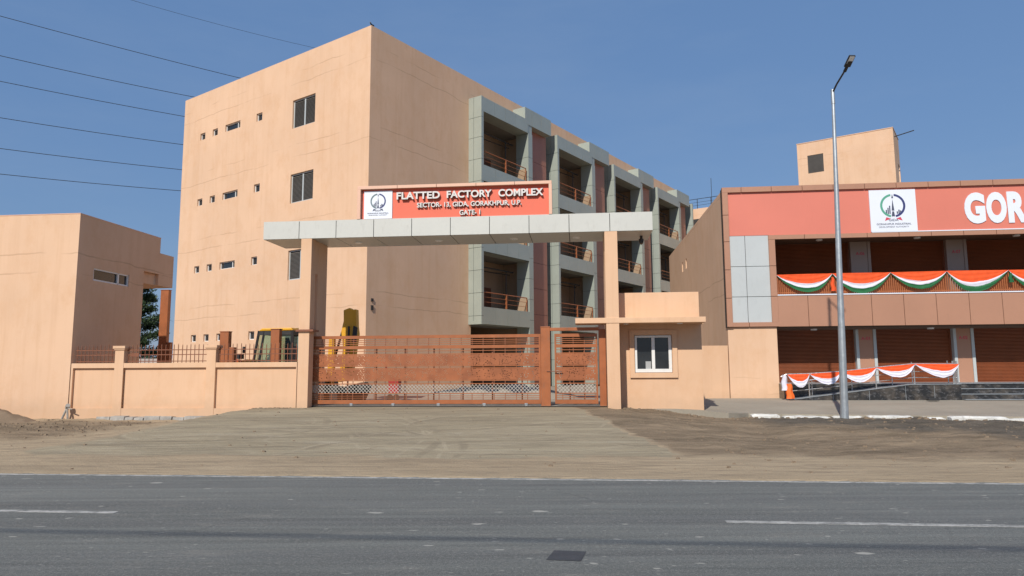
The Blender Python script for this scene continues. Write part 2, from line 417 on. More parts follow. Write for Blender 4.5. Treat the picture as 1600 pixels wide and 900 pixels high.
# dry tyre arcs: thin pale lines left by turning lorries
mp = N(nt, 'ShaderNodeMapping'); mp.inputs['Scale'].default_value = (.16, .42, 1); g_ = N(nt, 'ShaderNodeNewGeometry')
nt.links.new(g_.outputs['Position'], mp.inputs[0]); nz = N(nt, 'ShaderNodeTexNoise'); nz.inputs['Scale'].default_value = 1.0; nz.inputs['Detail'].default_value = 1.5
nt.links.new(mp.outputs[0], nz.inputs['Vector'])
arc = math_(nt, 'ABSOLUTE', math_(nt, 'SUBTRACT', math_(nt, 'FRACT', math_(nt, 'MULTIPLY', nz.outputs[0], 9.)), .5))
arc = math_(nt, 'MULTIPLY', ramp(nt, arc, .0, .06, 1, 0), ramp(nt, geo_noise(nt, .7, detail=3), .48, .6, 0, .55))
dr = mix(nt, arc, dr, (.40, .34, .24))
def arcs(specs, wdt=.055):
    acc = None
    wob = N(nt, 'ShaderNodeTexNoise'); wob.inputs['Scale'].default_value = .35; gg = N(nt, 'ShaderNodeNewGeometry'); nt.links.new(gg.outputs['Position'], wob.inputs['Vector'])
    wo_ = math_(nt, 'MULTIPLY', math_(nt, 'SUBTRACT', wob.outputs[0], .5), .9)
    flat = N(nt, 'ShaderNodeVectorMath', operation='MULTIPLY'); flat.inputs[1].default_value = (1, 1, 0); nt.links.new(gg.outputs['Position'], flat.inputs[0])
    for (cu, cv, rad) in specs:
        d = N(nt, 'ShaderNodeVectorMath', operation='DISTANCE'); nt.links.new(flat.outputs[0], d.inputs[0]); p_ = frame_pt(cu, cv); d.inputs[1].default_value = (p_.x, p_.y, 0)
        x = math_(nt, 'ABSOLUTE', math_(nt, 'SUBTRACT', math_(nt, 'ADD', d.outputs['Value'], wo_), rad))
        x = ramp(nt, x, wdt*.5, wdt, 1, 0)
        acc = x if acc is None else math_(nt, 'MAXIMUM', acc, x)
    return math_(nt, 'MULTIPLY', acc, ramp(nt, geo_noise(nt, .9, detail=4), .42, .60, .0, .42))
A_ = [(-11, 13, 6.5), (-11, 13, 8.3), (-12.5, 14.5, 9.0), (1.5, 13.0, 6.2), (2.0, 12.6, 8.0), (-2.0, 18.5, 2.6), (-1.6, 18.3, 4.2), (-5.0, 9.0, 8.4), (-5.0, 9.0, 10.1), (-9.5, 18.0, 2.4), (-4, 30, 12.0), (-3, 34, 17.4)]
dr = mix(nt, arcs(A_), dr, (.44, .375, .265))
dr = mix(nt, arcs([(a+.25, b2-.2, c2+.15) for a, b2, c2 in A_], .10), dr, (.16, .13, .09))
sand = mix(nt, arcs([(0, -160, 172.6), (0, -160, 173.6), (0, -160, 172.0)], .12), sand, (.20, .155, .105))
soil = mix(nt, ramp(nt, geo_noise(nt, 1.3, (.3, 1.2, 1), 8, .72), .35, .65), (.095, .067, .040), (.285, .21, .135))
dark = mix(nt, ramp(nt, geo_noise(nt, 1.6, (.4, 1.2, 1), 8, .72), .38, .68), (.026, .024, .021), (.115, .10, .082))
c = mix(nt, thr(0, .1), sand, dr)
c = mix(nt, thr(1, .30), c, soil)
c = mix(nt, thr(2, .22, 1.5), c, dark)
gr = ramp(nt, geo_noise(nt, 22, detail=5, rough=.8), .3, .7)
c = mix(nt, math_(nt, 'MULTIPLY', gr, .3), c, (.42, .35, .26))
nt.links.new(c, b.inputs['Base Color']); b.inputs['Roughness'].default_value = .95; b.inputs['Specular IOR Level'].default_value = .15
bh = math_(nt, 'ADD', geo_noise(nt, 3.5, (.5, 1, 1), 8, .7), math_(nt, 'MULTIPLY', geo_noise(nt, 30, detail=4), .25))
bump(nt, b, bh, .9, .07)

# road sheet
def asphalt():
    m, nt, b = nmat('worn asphalt')
    n0 = ramp(nt, geo_noise(nt, .35, (.12, 1, 1), 6, .6), .3, .7)
    c = mix(nt, n0, (.088, .093, .084), (.165, .172, .155))
    st = ramp(nt, geo_noise(nt, .9, (.05, 1.3, 1), 5, .6), .46, .64, 0, .5)
    c = mix(nt, st, c, (.080, .081, .080))
    wv = ramp(nt, geo_noise(nt, 4.0, (.05, 1.5, 1), 4, .6), .35, .65, .80, 1.18)
    mm = N(nt, 'ShaderNodeVectorMath', operation='SCALE'); nt.links.new(c, mm.inputs[0]); nt.links.new(wv, mm.inputs['Scale']); c = mm.outputs[0]
    dust = ramp(nt, geo_noise(nt, 2.6, (.30, 1.4, 1), 10, .82), .54, .66, 0, .55)
    c = mix(nt, dust, c, (.24, .225, .19))
    agg = geo_noise(nt, 28, detail=6, rough=.85)
    c = mix(nt, ramp(nt, agg, .53, .68, 0, .7), c, (.36, .35, .315))
    c = mix(nt, ramp(nt, agg, .47, .34, 0, .6), c, (.045, .045, .045))
    g2 = geo_noise(nt, 90, detail=2, rough=.6)
    c = mix(nt, ramp(nt, g2, .58, .66, 0, .55), c, (.34, .335, .31)); c = mix(nt, ramp(nt, g2, .42, .34, 0, .55), c, (.035, .035, .035))
    # hairline cracks
    gk = N(nt, 'ShaderNodeNewGeometry'); wk = N(nt, 'ShaderNodeTexNoise'); wk.inputs['Scale'].default_value = 1.5; wk.inputs['Detail'].default_value = 6; nt.links.new(gk.outputs['Position'], wk.inputs['Vector'])
    mk = N(nt, 'ShaderNodeMix', data_type='VECTOR'); mk.inputs[0].default_value = .35; nt.links.new(gk.outputs['Position'], mk.inputs[4]); nt.links.new(wk.outputs['Color'], mk.inputs[5])
    vk = N(nt, 'ShaderNodeTexVoronoi', feature='DISTANCE_TO_EDGE'); vk.inputs['Scale'].default_value = .75; nt.links.new(mk.outputs[1], vk.inputs['Vector'])
    ck = math_(nt, 'MULTIPLY', ramp(nt, vk.outputs['Distance'], .004, .012, 1, 0), ramp(nt, geo_noise(nt, .3, detail=3), .55, .66, 0, .4))
    c = mix(nt, ck, c, (.03, .03, .03))
    # dried mud and paint drips: small pale blots
    g = N(nt, 'ShaderNodeNewGeometry'); mp = N(nt, 'ShaderNodeMapping'); mp.inputs['Scale'].default_value = (1, 2.0, 1); nt.links.new(g.outputs['Position'], mp.inputs[0])
    wn = N(nt, 'ShaderNodeTexNoise'); wn.inputs['Scale'].default_value = 6; nt.links.new(mp.outputs[0], wn.inputs['Vector'])
    ad = N(nt, 'ShaderNodeMix', data_type='VECTOR'); ad.inputs[0].default_value = .13
    nt.links.new(mp.outputs[0], ad.inputs[4]); nt.links.new(wn.outputs['Color'], ad.inputs[5])
    for scale, size, amt, off in ((1.0, .10, .8, 0), (2.6, .12, .7, 5), (6.0, .14, .5, 9)):
        vo = N(nt, 'ShaderNodeTexVoronoi'); vo.inputs['Scale'].default_value = scale; vo.inputs['Randomness'].default_value = 1
        nt.links.new(ad.outputs[1], vo.inputs['Vector'])
        pick = ramp(nt, vo.outputs['Color'], .45, .5, 0, 1)
        sp = math_(nt, 'MULTIPLY', ramp(nt, vo.outputs['Distance'], size*.7, size, amt, 0), pick)
        c = mix(nt, sp, c, (.38, .365, .32))
    nt.links.new(c, b.inputs['Base Color']); b.inputs['Roughness'].default_value = .82
    bump(nt, b, agg, .5, .012); return m
m_asph = asphalt()
r = MB(); r.sheet([[(u, v, 0.) for u in (-400, -60, -20, 0, 20, 60, 400)] for v in (-3.2, 4, 11.16)])
r.build('road', m_asph, kind='structure')
def worn_white(name, lo, hi):
    m, nt, b = nmat(name)
    w = ramp(nt, geo_noise(nt, 7, (.6, 1, 1), 8, .8), lo, hi)
    c = mix(nt, w, (.15, .15, .14), (.43, .42, .39)); nt.links.new(c, b.inputs['Base Color']); b.inputs['Roughness'].default_value = .8
    return m
m_mark = worn_white('worn road paint', .40, .58)
k = MB(); k.box(-400, 400, 10.89, 10.985, .001, .004); k.build('road_edge_line', m_mark, kind='structure')
for a, bb in ((-10.2, -5.6), (1.58, 6.1), (-21.9, -17.3), (13.3, 17.8)):
    k = MB(); k.box(a, bb, 8.06, 8.17, .001, .004); k.build('lane_marking', m_mark, kind='structure')
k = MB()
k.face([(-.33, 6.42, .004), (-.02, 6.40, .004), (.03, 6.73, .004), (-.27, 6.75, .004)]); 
m_blotch = paint('dark flat blotch', (.050, .052, .056), .75, 0, .2, 9, bmp=.5)
k.build('dark_road_patch', m_blotch, kind='structure')  # flat dark four-sided patch just above the asphalt

# pavement sheet and kerb
p = MB(); pus = [0.95, 1.6, 2.4, 3.2, 4, 4.5, 4.9, 5.3, 5.7, 6.2, 7, 8.5, 10, 12, 13.6, 16, 20, 26, 34, 60]
rows = []
for t in (0, .03, .12, .3, .6, 1, 1.6, 4.5):
    row = []
    for u in pus:
        v0 = 24.0+.04*fbm(u, 1, .8) if u < 5 else (kerb_v(u)+.13 if u > 5.7 else 24.0+(kerb_v(5.7)+.13-24.0)*(u-5)/.7)
        v = v0+(30.2-v0)*t; row.append((u, v, zpave(u, v)+(0 if t < 1.2 else .0)))
    rows.append(row)
p.sheet([[(x, y, z-.45) for x, y, z in rows[0]], rows[0]]); p.sheet(rows)
p.build('pavement', m_pave, kind='structure')
k = MB(); u = 5.75; rnd = random.Random(3)
while u < 26:
    L = rnd.uniform(.55, 1.9); e = min(u+L, 26); hf = rnd.uniform(.45, 1.05); tl = rnd.uniform(-.05, .05)
    n = max(4, int(L/.09))
    def kp(i, a, hgt):
        uu = u+(e-u)*i/n; j = lambda s: noise.noise(Vector((uu*5, s, 1.3)))
        q = (1 if 0 < i < n else .7)*hf
        return [(uu, kerb_v(uu)-.13+tl+.03*j(1), -.1), (uu, kerb_v(uu)-.12+tl+.035*j(1), .10*q+.02*j(2)), (uu, kerb_v(uu)-.06+tl+.02*j(3), .155*q+.025*j(4)), (uu, kerb_v(uu)+.13, .16*q+.02*j(5)), (uu, kerb_v(uu)+.15, -.1)]
    rws = [kp(i, 0, 0) for i in range(n+1)]
    k.sheet(rws); k.face(rws[0]); k.face(rws[-1][::-1])
    u = e+rnd.choice([.02, .03, .05, .12])
    if 7.3 < u < 7.7: u = 7.75
k.build('kerb', m_kerb, kind='structure', smooth=False)
# courtyard inside the gate
y = MB(); y.sheet([[(u, v, .432) for u in (-60, -20, 0, .94)] for v in (23.72, 30, 60, 140)])
y.build('courtyard_ground', m_yard, kind='structure')

# ================================================================== FACTORY BLOCK (own frame, absolute x,y offset by MU,MV)
GZ = .42
bt = thing('factory_building', 'four-storey peach factory block with grey-framed balconies behind the gate', 'building', (MU, MV, GZ), AM)
X = lambda x: MU+x
Y = lambda y: MV+y
W_, L_, TOP = 18.2, 46.0, 20.15
rows_z = [3.73, 8.20, 12.67, 17.14]
holes = []; wins = []
for i, zc_ in enumerate(rows_z):
    for t, ww, hh, kind in ((15.85, .58, .46, 's'), (14.42, .58, .46, 's'), (12.48, 1.62, .46, 'w'), (9.70, .58, .50, 's'), (5.47, 2.02, 1.72, 'b')):
        zz = zc_ if kind != 'b' else zc_-.58
        a0 = W_-t-ww/2; holes.append((a0, a0+ww, zz-hh/2, zz+hh/2)); wins.append((a0, ww, zz, hh, kind))
f = MB(); f.wall((X(-W_), Y(0), 0), (1, 0, 0), (0, -1, 0), W_, TOP, holes, .16)
f.wall((X(0), Y(0), 0), (0, 1, 0), (1, 0, 0), 8.65, TOP)                       # solid flank before the first bay
f.wall((X(0), Y(8.65), 17.92), (0, 1, 0), (1, 0, 0), L_-8.65, TOP-17.92)       # band above the galleries
f.wall((X(-W_), Y(L_), 0), (0, -1, 0), (-1, 0, 0), L_, TOP)
f.wall((X(0), Y(L_), 0), (-1, 0, 0), (0, 1, 0), W_, TOP)
f.face([(X(-W_), Y(0), TOP), (X(0), Y(0), TOP), (X(0), Y(.22), TOP), (X(-W_), Y(.22), TOP)])
f.face([(X(0), Y(0), TOP), (X(0), Y(L_), TOP), (X(-.22), Y(L_), TOP), (X(-.22), Y(0), TOP)])
f.face([(X(-W_), Y(0), TOP), (X(-W_+.22), Y(0), TOP), (X(-W_+.22), Y(L_), TOP), (X(-W_), Y(L_), TOP)])
f.face([(X(-W_+.22), Y(.22), TOP-1), (X(-.22), Y(.22), TOP-1), (X(-.22), Y(L_), TOP-1), (X(-W_+.22), Y(L_), TOP-1)])
for (xa, ya, xb, yb) in ((-W_+.22, .22, -.22, .22), (-.22, .22, -.22, L_), (-W_+.22, .22, -W_+.22, L_)):
    f.face([(X(xa), Y(ya), TOP-1), (X(xb), Y(yb), TOP-1), (X(xb), Y(yb), TOP), (X(xa), Y(ya), TOP)])
f.build('wall', m_plast, bt)
gal = MB()                                                                     # inner gallery: rear wall, partitions
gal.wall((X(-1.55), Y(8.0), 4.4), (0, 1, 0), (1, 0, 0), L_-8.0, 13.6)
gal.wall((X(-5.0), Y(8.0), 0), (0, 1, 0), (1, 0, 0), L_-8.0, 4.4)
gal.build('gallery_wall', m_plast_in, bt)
ft = MB()
for k in range(4):
    s0 = 8.43+9.14*k
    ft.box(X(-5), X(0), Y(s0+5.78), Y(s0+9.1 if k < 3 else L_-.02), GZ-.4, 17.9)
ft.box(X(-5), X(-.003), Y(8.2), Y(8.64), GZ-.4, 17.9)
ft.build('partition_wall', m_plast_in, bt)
fl = MB()
for zf in (4.40, 8.88, 13.32):
    fl.box(X(-1.5), X(.02), Y(8.66), Y(L_-.04), zf, zf+.42)
fl.box(X(-5), X(.0), Y(8.66), Y(L_-.04), 17.80, 17.91)
fl.build('gallery_floor', paint('shaded gallery concrete', (.20, .19, .17), .7), bt)  # slab colour darkened so the undersides read as deep shade
for i, (a0, ww, zz, hh, kind) in enumerate(wins):
    x0, x1 = X(-W_+a0), X(-W_+a0+ww); z0, z1 = zz-hh/2, zz+hh/2; yy = Y(.10)
    fr = MB(); t = .05 if kind != 'b' else .07
    fr.box(x0, x1, yy, yy+.05, z0, z0+t); fr.box(x0, x1, yy, yy+.05, z1-t, z1)
    fr.box(x0, x0+t, yy, yy+.05, z0+t, z1-t); fr.box(x1-t, x1, yy, yy+.05, z0+t, z1-t)
    if kind == 'w': fr.box(x0+ww*.76, x0+ww*.76+t, yy, yy+.05, z0+t, z1-t)
    if kind == 'b':
        fr.box((x0+x1)/2-.05, (x0+x1)/2+.05, yy, yy+.05, z0+t, z1-t)
    wo = fr.build('window', m_alum if kind != 'b' else m_pgrey, bt)
    pn = MB(); pn.box(x0, x1, yy+.052, yy+.058, z0, z1)
    if kind == 'b':
        pn2 = MB()
        for (p0, p1) in ((x0+t, (x0+x1)/2-.05), ((x0+x1)/2+.05, x1-t)):
            zz_ = z0+t+.02
            while zz_ < z1-t-.05:
                pn2.face([(p0, yy+.004, zz_), (p1, yy+.004, zz_), (p1, yy+.05, zz_+.07), (p0, yy+.05, zz_+.07)]); zz_ += .072
        pn2.build('louvre', m_louv, wo)
        pn.build('pane', m_black, wo)
    else: pn.build('pane', m_glass, wo)
m_shutd = paint('gallery door brown', (.14, .05, .025), .5)
for k in range(4):
    s0 = 8.43+9.14*k; s = lambda q: Y(s0+q)
    fr = MB()
    # fin facing the street side
    def clad(x0, x1, y0, y1, z0, z1, ys, zs):
        fr.box(X(x0)+.02, X(x1)-.02, s(y0)+.02, s(y1)-.02, z0+.02, z1-.02, 1)
        fr.panels((X(x1)-.02, s(y0), 0), (0, 1, 0), (1, 0, 0), ys, zs, mi=0, back=1)        # long face
        fr.panels((X(x0), s(y0)+.02, 0), (1, 0, 0), (0, -1, 0), [0, .4, x1-x0], zs, mi=0, back=1)  # return facing the street
    zf = [.45, 2.3, 3.5, 4.9, 6.3, 7.7, 9.1, 10.5, 11.9, 13.3, 14.7, 16.1, 17.4, 18.73]
    clad(0, 1, 0, .22, 4.38 if k == 0 else .45, 18.73, [0, .22], [z_ for z_ in ([4.38]+zf[3:] if k == 0 else zf)])
    fr.box(X(0), X(1.008), s(0), s(.22), 18.73, 18.76)
    # head band, raised block
    fr.box(X(0), X(.98), s(.22), s(4.93), 17.79, 18.72, 0)
    fr.box(X(0), X(.98), s(4.93), s(5.77), 17.79, 18.40, 0); fr.panels((X(.98), s(4.94), 0), (0, 1, 0), (1, 0, 0), [0, .36], [17.79, 18.395])
    fr.panels((X(.98), s(.22), 0), (0, 1, 0), (1, 0, 0), lin(0, 4.72, 4), [17.79, 18.73])
    fr.box(X(0), X(.98), s(4.94), s(8.27), 18.40, 19.55, 0)
    fr.panels((X(.98), s(4.94), 0), (0, 1, 0), (1, 0, 0), [0, .83, 2.0, 3.33], [18.40, 19.56])
    fr.panels((X(0), s(4.94), 0), (1, 0, 0), (0, -1, 0), [0, 1.01], [18.735, 19.56])
    # pier between opening and copper panel: jamb facing the street too
    fr.box(X(.01), X(.97), s(5.32), s(5.76), .45, 17.78, 1)
    fr.panels((X(.98), s(5.30), 0), (0, 1, 0), (1, 0, 0), [0, .48], zf[:-2]+[17.78])
    fr.panels((X(0), s(5.30), 0), (1, 0, 0), (0, -1, 0), [0, 1.01], zf[:-2]+[17.78])
    fo = fr.build('balcony_frame', [m_grey, m_dark], bt)
    pk = MB(); pk.box(X(.01), X(.45), s(5.79), s(8.38), .45, 18.38, 1)
    pk.panels((X(.45), s(5.79), 0), (0, 1, 0), (1, 0, 0), [0, 2.6], [.45, 2.0, 3.6, 5.4, 7.2, 9.0, 10.8, 12.6, 14.4, 16.2, 18.38])
    pk.build('copper_panel', [m_pink, m_dark], bt)
    for j, (zb, zt) in enumerate(((4.40, 5.45), (8.88, 9.90), (13.32, 14.34))):
        sp = MB(); sp.box(X(.86), X(.98), s(.22), s(5.29), zb+.01, zt-.01, 1); sp.box(X(.02), X(.86), s(.22), s(5.29), zb+.01, zb+.40, 0)
        sp.panels((X(.98), s(.22), 0), (0, 1, 0), (1, 0, 0), lin(0, 5.07, 4), [zb, zt])
        if k == 0 and j == 0: sp.panels((X(0), s(0)+.012, 0), (1, 0, 0), (0, -1, 0), [0, .99], [4.385, 4.6])
        po = sp.build('balcony_parapet', [m_grey, m_dark], bt)
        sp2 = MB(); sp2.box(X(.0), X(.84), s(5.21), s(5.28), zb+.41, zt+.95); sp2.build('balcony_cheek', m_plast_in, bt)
        rl = MB(); rl.tube([(X(.90), s(.25), zt+.92), (X(.90), s(5.1), zt+.92), (X(.90), s(5.1), zt)], .035, 6)
        rl.tube([(X(.90), s(.25), zt+.62), (X(.90), s(5.1), zt+.62)], .015, 5)
        rl.tube([(X(.90), s(.25), zt+.32), (X(.90), s(5.1), zt+.32)], .015, 5)
        for q in (.3, 2.75): rl.box(X(.86), X(.94), s(q)-.05, s(q)+.05, zt, zt+.92)
        rl.build('balcony_railing', m_gate, bt)
    for j, zc_ in enumerate((4.82, 9.30, 13.74)):
        d = MB(); d.box(X(-1.545), X(-1.48), s(2.9), s(4.3), zc_+.02, zc_+2.3); d.build('gallery_door', m_shutd, bt)
        d = MB(); d.tube([(X(-.2), s(.3), zc_+3.35), (X(-.2), s(5.1), zc_+3.35)], .05, 6); d.tube([(X(-.9), s(.3), zc_+3.2), (X(-.5), s(5.1), zc_+3.2)], .035, 6)
        d.tube([(X(-.15), s(4.2), zc_), (X(-.15), s(4.2), zc_+3.3)], .035, 6)
        d.build('service_pipe', m_cab, bt)
e = MB(); e.box(X(.01), X(.97), Y(44.99), Y(45.18), .45, 18.88, 1)
e.panels((X(0), Y(44.98), 0), (1, 0, 0), (0, -1, 0), [0, 1.0], [.45, 2.3, 4.3, 6.3, 8.3, 10.3, 12.3, 14.3, 16.6, 18.9]); e.panels((X(.98), Y(44.97), 0), (0, 1, 0), (1, 0, 0), [0, .22], [.45, 4.3, 8.3, 12.3, 18.9])
e.build('end_fin', [m_grey, m_dark], bt)
b_ = MB(); b_.box(X(-.35), X(-.2), Y(.25), Y(.4), TOP, TOP+.22); b_.tube([(X(-.28), Y(.3), TOP+.2), (X(-.2), Y(.1), TOP+.26)], .04, 6)
b_.build('roof_fitting', m_cab, bt)
b_ = MB(); b_.box(X(0), X(.05), Y(.33), Y(.47), 4.75, 5.0); b_.box(X(0), X(.05), Y(.33), Y(.47), 5.2, 5.36); b_.build('socket_box', m_cab, bt)

# far wing across the end of the yard, with roof railing and stair tower
rw = thing('rear_wing', 'far peach wing with roof railing and square stair tower rising behind the shops', 'building', (MU+6, MV+51.5, GZ), AM)
q = MB(); q.wall((X(-4), Y(51.5), 0), (1, 0, 0), (0, -1, 0), 23.4, 19.85); q.wall((X(19.4), Y(51.5), 0), (0, 1, 0), (1, 0, 0), 12, 19.85)
q.wall((X(-4), Y(51.5), 0), (0, 1, 0), (-1, 0, 0), 12, 19.85); q.face([(X(-4), Y(51.5), 19.85), (X(19.4), Y(51.5), 19.85), (X(19.4), Y(63.5), 19.85), (X(-4), Y(63.5), 19.85)])
q.build('wall', m_plast, rw)
q = MB(); q.box(X(-4), X(9), Y(51.30), Y(51.5), 17.9, 18.6); q.build('dark_ledge', m_dark, rw)
q = MB()
for t in range(9): q.tube([(X(-4+1.6*t), Y(51.6), 19.85), (X(-4+1.6*t), Y(51.6), 21.0)], .04, 5)
for zz in (20.25, 20.6, 21.0): q.tube([(X(-4), Y(51.6), zz), (X(9), Y(51.6), zz)], .035 if zz > 20.8 else .018, 5)
q.tube([(X(.9), Y(51.6), 19.85), (X(.9), Y(51.6), 23.2)], .03, 5)
q.build('roof_railing', m_cab, rw)
q = MB(); tw0, tw1, ts = 10.35, 19.4, 51.45
q.wall((X(tw0), Y(ts), 17.5), (1, 0, 0), (0, -1, 0), tw1-tw0, 7.75, [(1.0, 2.55, 4.42, 6.35)], .15)
q.wall((X(tw1), Y(ts), 17.5), (0, 1, 0), (1, 0, 0), 4.6, 7.75, [(2.9, 4.3, 0, 4.8)], .15); q.wall((X(tw0), Y(ts), 17.5), (0, 1, 0), (-1, 0, 0), 4.6, 7.75)
q.wall((X(tw0), Y(ts+4.6), 17.5), (1, 0, 0), (0, 1, 0), tw1-tw0, 7.75)
q.box(X(tw0-.04), X(tw1+.04), Y(ts-.04), Y(ts+4.64), 25.25, 25.32)
to = q.build('stair_tower', m_plast, rw)
q = MB(); q.box(X(tw0+1.0), X(tw0+2.55), Y(ts+.11), Y(ts+.14), 21.92, 23.85)
for i in range(17): q.box(X(tw0+1.05), X(tw0+2.5), Y(ts+.05), Y(ts+.10), 21.98+.11*i, 22.04+.11*i)
q.build('window', m_louv, to)
q = MB(); q.box(X(tw1-.14), X(tw1-.10), Y(ts+2.9), Y(ts+4.3), 17.5, 22.2); q.build('door', m_alum, to)
q = MB(); q.tube([(X(tw1), Y(ts+1.0), 24.6), (X(tw1+1.75), Y(ts+1.0), 24.9)], .05, 6); q.build('rain_spout', m_cab, to)

# ================================================================== STREET FRAME
# ---- outbuilding at the left
ob = thing('outbuilding', 'plain windowed peach outbuilding at the left end of the boundary wall', 'building', (-18.17, 23.33, 0))
q = MB(); q.wall((-34, 23.33, -.3), (1, 0, 0), (0, -1, 0), 15.83, 7.74)
q.wall((-18.17, 23.33, -.3), (0, 1, 0), (1, 0, 0), 3.89, 7.74, [(.87, 2.95, 5.38, 5.86)], .12)
q.wall((-18.17, 27.22, 5.86), (0, 1, 0), (1, 0, 0), 1.05, 1.58)
q.face([(-34, 27.22, -.3), (-18.17, 27.22, -.3), (-18.17, 27.22, 5.86), (-34, 27.22, 5.86)])
q.face([(-34, 27.22, 5.86), (-18.17, 27.22, 5.86), (-18.17, 28.27, 5.86), (-34, 28.27, 5.86)])
q.face([(-34, 28.27, 5.86), (-18.17, 28.27, 5.86), (-18.17, 28.27, 7.44), (-34, 28.27, 7.44)])
q.face([(-34, 23.33, 7.44), (-18.17, 23.33, 7.44), (-18.17, 28.27, 7.44), (-34, 28.27, 7.44)])
q.build('wall', m_plast2, ob)
q = MB(); q.box(-34, -18.16, 23.32, 23.4, 7.44, 7.47); q.box(-18.3, -18.16, 23.4, 28.28, 7.44, 7.47); q.build('roof_edge', m_tanl, ob)
q = MB(); q.box(-21, -18.32, 27.23, 29.35, 5.38, 5.85); q.box(-21, -18.20, 28.28, 29.35, 5.86, 6.80); q.box(-18.32, -18.20, 28.28, 29.35, 5.38, 5.855); q.build('canopy', m_plast2, ob)
q = MB(); x_, y0_, y1_, z0_, z1_ = -18.23, 24.20, 26.28, 5.08, 5.56
for a in ((y0_, y1_, z0_, z0_+.06), (y0_, y1_, z1_-.06, z1_), (y0_, y0_+.06, z0_, z1_), (y1_-.06, y1_, z0_, z1_), (y0_+1.42, y0_+1.5, z0_, z1_)):
    q.box(x_-.03, x_+.03, a[0], a[1], a[2], a[3])
wo = q.build('window', m_alum, ob); q = MB(); q.box(x_-.06, x_-.035, y0_, y1_, z0_, z1_); q.build('pane', m_glass, wo)
# drain pipe stub with two legs at its corner
q = MB(); q.tube([(-18.05, 23.16, .42), (-18.20, 23.10, -.02)], .035, 6); q.tube([(-18.05, 23.16, .42), (-17.96, 23.10, -.02)], .035, 6); q.tube([(-18.08, 23.2, .40), (-17.98, 23.1, .50)], .075, 8); q.tube([(-17.98, 23.1, .40), (-17.8, 23.08, .36)], .02, 5)
tag(q.build('pipe_stub', m_stone, None, org=(-18.1, 23.1, 0)), 'forked pipe stub with dark collar where the outbuilding meets the boundary wall', 'pipe')

# ---- boundary wall
fw = thing('boundary_wall', 'low peach boundary wall with recessed bays and capped piers between outbuilding and gate', 'wall', (-14, 23.35, 0))
q = MB(); V0 = 23.35
bays = [(-18.08, -16.50), (-16.16, -12.88), (-12.74, -9.80)]
xs = -18.15
hol = [(a-xs, b_-xs, .38+.35, 1.80+.35) for a, b_ in bays]
q.wall((xs, V0, -.35), (1, 0, 0), (0, -1, 0), 8.38, 2.32, hol, .09)
q.box(xs, -9.76, V0+.09, V0+.23, -.35, 1.97)
q.face([(xs, V0, 1.97), (-9.77, V0, 1.97), (-9.77, V0+.23, 1.97), (xs, V0+.23, 1.97)])
q.build('wall', m_plast_f, fw)
for uc in (-16.33, -12.90):
    q = MB(); q.box(uc-.17, uc+.17, V0-.012, V0+.30, -.3, 2.48); q.box(uc-.23, uc+.23, V0-.07, V0+.36, 2.48, 2.58); q.box(uc-.20, uc+.20, V0-.04, V0+.33, 2.43, 2.48)
    q.build('pier', m_plast_f, fw, bevel=.008)
q = MB()
for i, (a, b_) in enumerate(((-18.1, -16.52), (-16.14, -13.09), (-12.71, -9.82))):
    q = MB()
    for zz in (2.03, 2.26, 2.43): q.box(a, b_, V0+.135, V0+.165, zz-.014, zz+.014)
    n = int((b_-a)/.155)
    for j in range(n+1):
        x = a+.05+(b_-a-.1)*j/n; tilt = random.uniform(-.008, .008); h = 2.64+random.uniform(-.03, .02)
        q.tube([(x, V0+.15, 1.97), (x+tilt, V0+.15, h-.05), (x+tilt, V0+.15, h)], [.0135, .0135, .003], 5)
    if i == 1: q.box(a+.15, a+.45, V0+.12, V0+.14, 2.20, 2.32)
    q.build('spiked_railing', m_rail, fw)
q = MB(); x = -16.9; rnd = random.Random(9)
while x < -11.9:
    e = x+rnd.uniform(.3, .8); z = rnd.uniform(.05, .11); a = rnd.uniform(-.03, .03)
    q.obox(((x+e)/2, 23.20+rnd.uniform(-.03, .03), z/2-.03), ((e-x)/2-.012, a*.3, 0), (0, .15, rnd.uniform(-.02, .02)), (0, .02, z/2+.05)); x = e
q.build('footing', m_stone, fw, bevel=.015)

# ---- entrance portal
gp = thing('entrance_portal', 'grey clad beam on peach pillars spanning the driveway entrance', 'gateway', (-4.3, 24.1, .4))
def pillar(x0, x1, y0, y1, z1=6.31, z0=-.1):
    q = MB(); q.box(x0, x1, y0, y1, z0, z1); q.build('pillar', m_plast_f, gp, bevel=.01)
pillar(-9.75, -9.36, 23.35, 23.77); pillar(-9.75, -9.36, 24.01, 24.90)
pillar(.90, 1.33, 23.35, 23.77, 6.31, .1); pillar(.90, 1.33, 24.01, 24.90, 6.31, .1)
q = MB(); q.box(-9.74, -9.37, 23.77, 24.01, 5.1, 6.3); q.box(.91, 1.32, 23.77, 24.01, 5.1, 6.3); q.build('pillar_tie', m_plast_f, gp)
q = MB(); q.box(-9.83, -9.20, 23.28, 23.83, 3.02, 3.09); q.build('pillar_bracket', m_rail, gp)
q = MB(); q.box(-11.12, 2.49, 23.38, 25.22, 6.34, 6.92, 1)
jx = [0, 1.31, 2.66, 4.02, 5.38, 6.75, 8.12, 9.49, 10.86, 12.24, 13.67]
q.panels((-11.15, 23.38, 0), (1, 0, 0), (0, -1, 0), jx, [6.315, 6.95])
q.panels((-11.15, 25.22, 0), (1, 0, 0), (0, 1, 0), jx, [6.315, 6.95])
q.panels((-11.12, 23.36, 0), (0, 1, 0), (-1, 0, 0), [0, 1.88], [6.315, 6.95]); q.panels((2.49, 23.36, 0), (0, 1, 0), (1, 0, 0), [0, 1.88], [6.315, 6.95])
for a, b_ in zip(jx, jx[1:]):
    q.box(-11.15+a+.012, -11.15+b_-.012, 23.40, 25.20, 6.312, 6.336)
q.box(-11.14, 2.51, 23.37, 25.24, 6.925, 6.95)
q.build('beam', [m_beam, m_dark], gp)
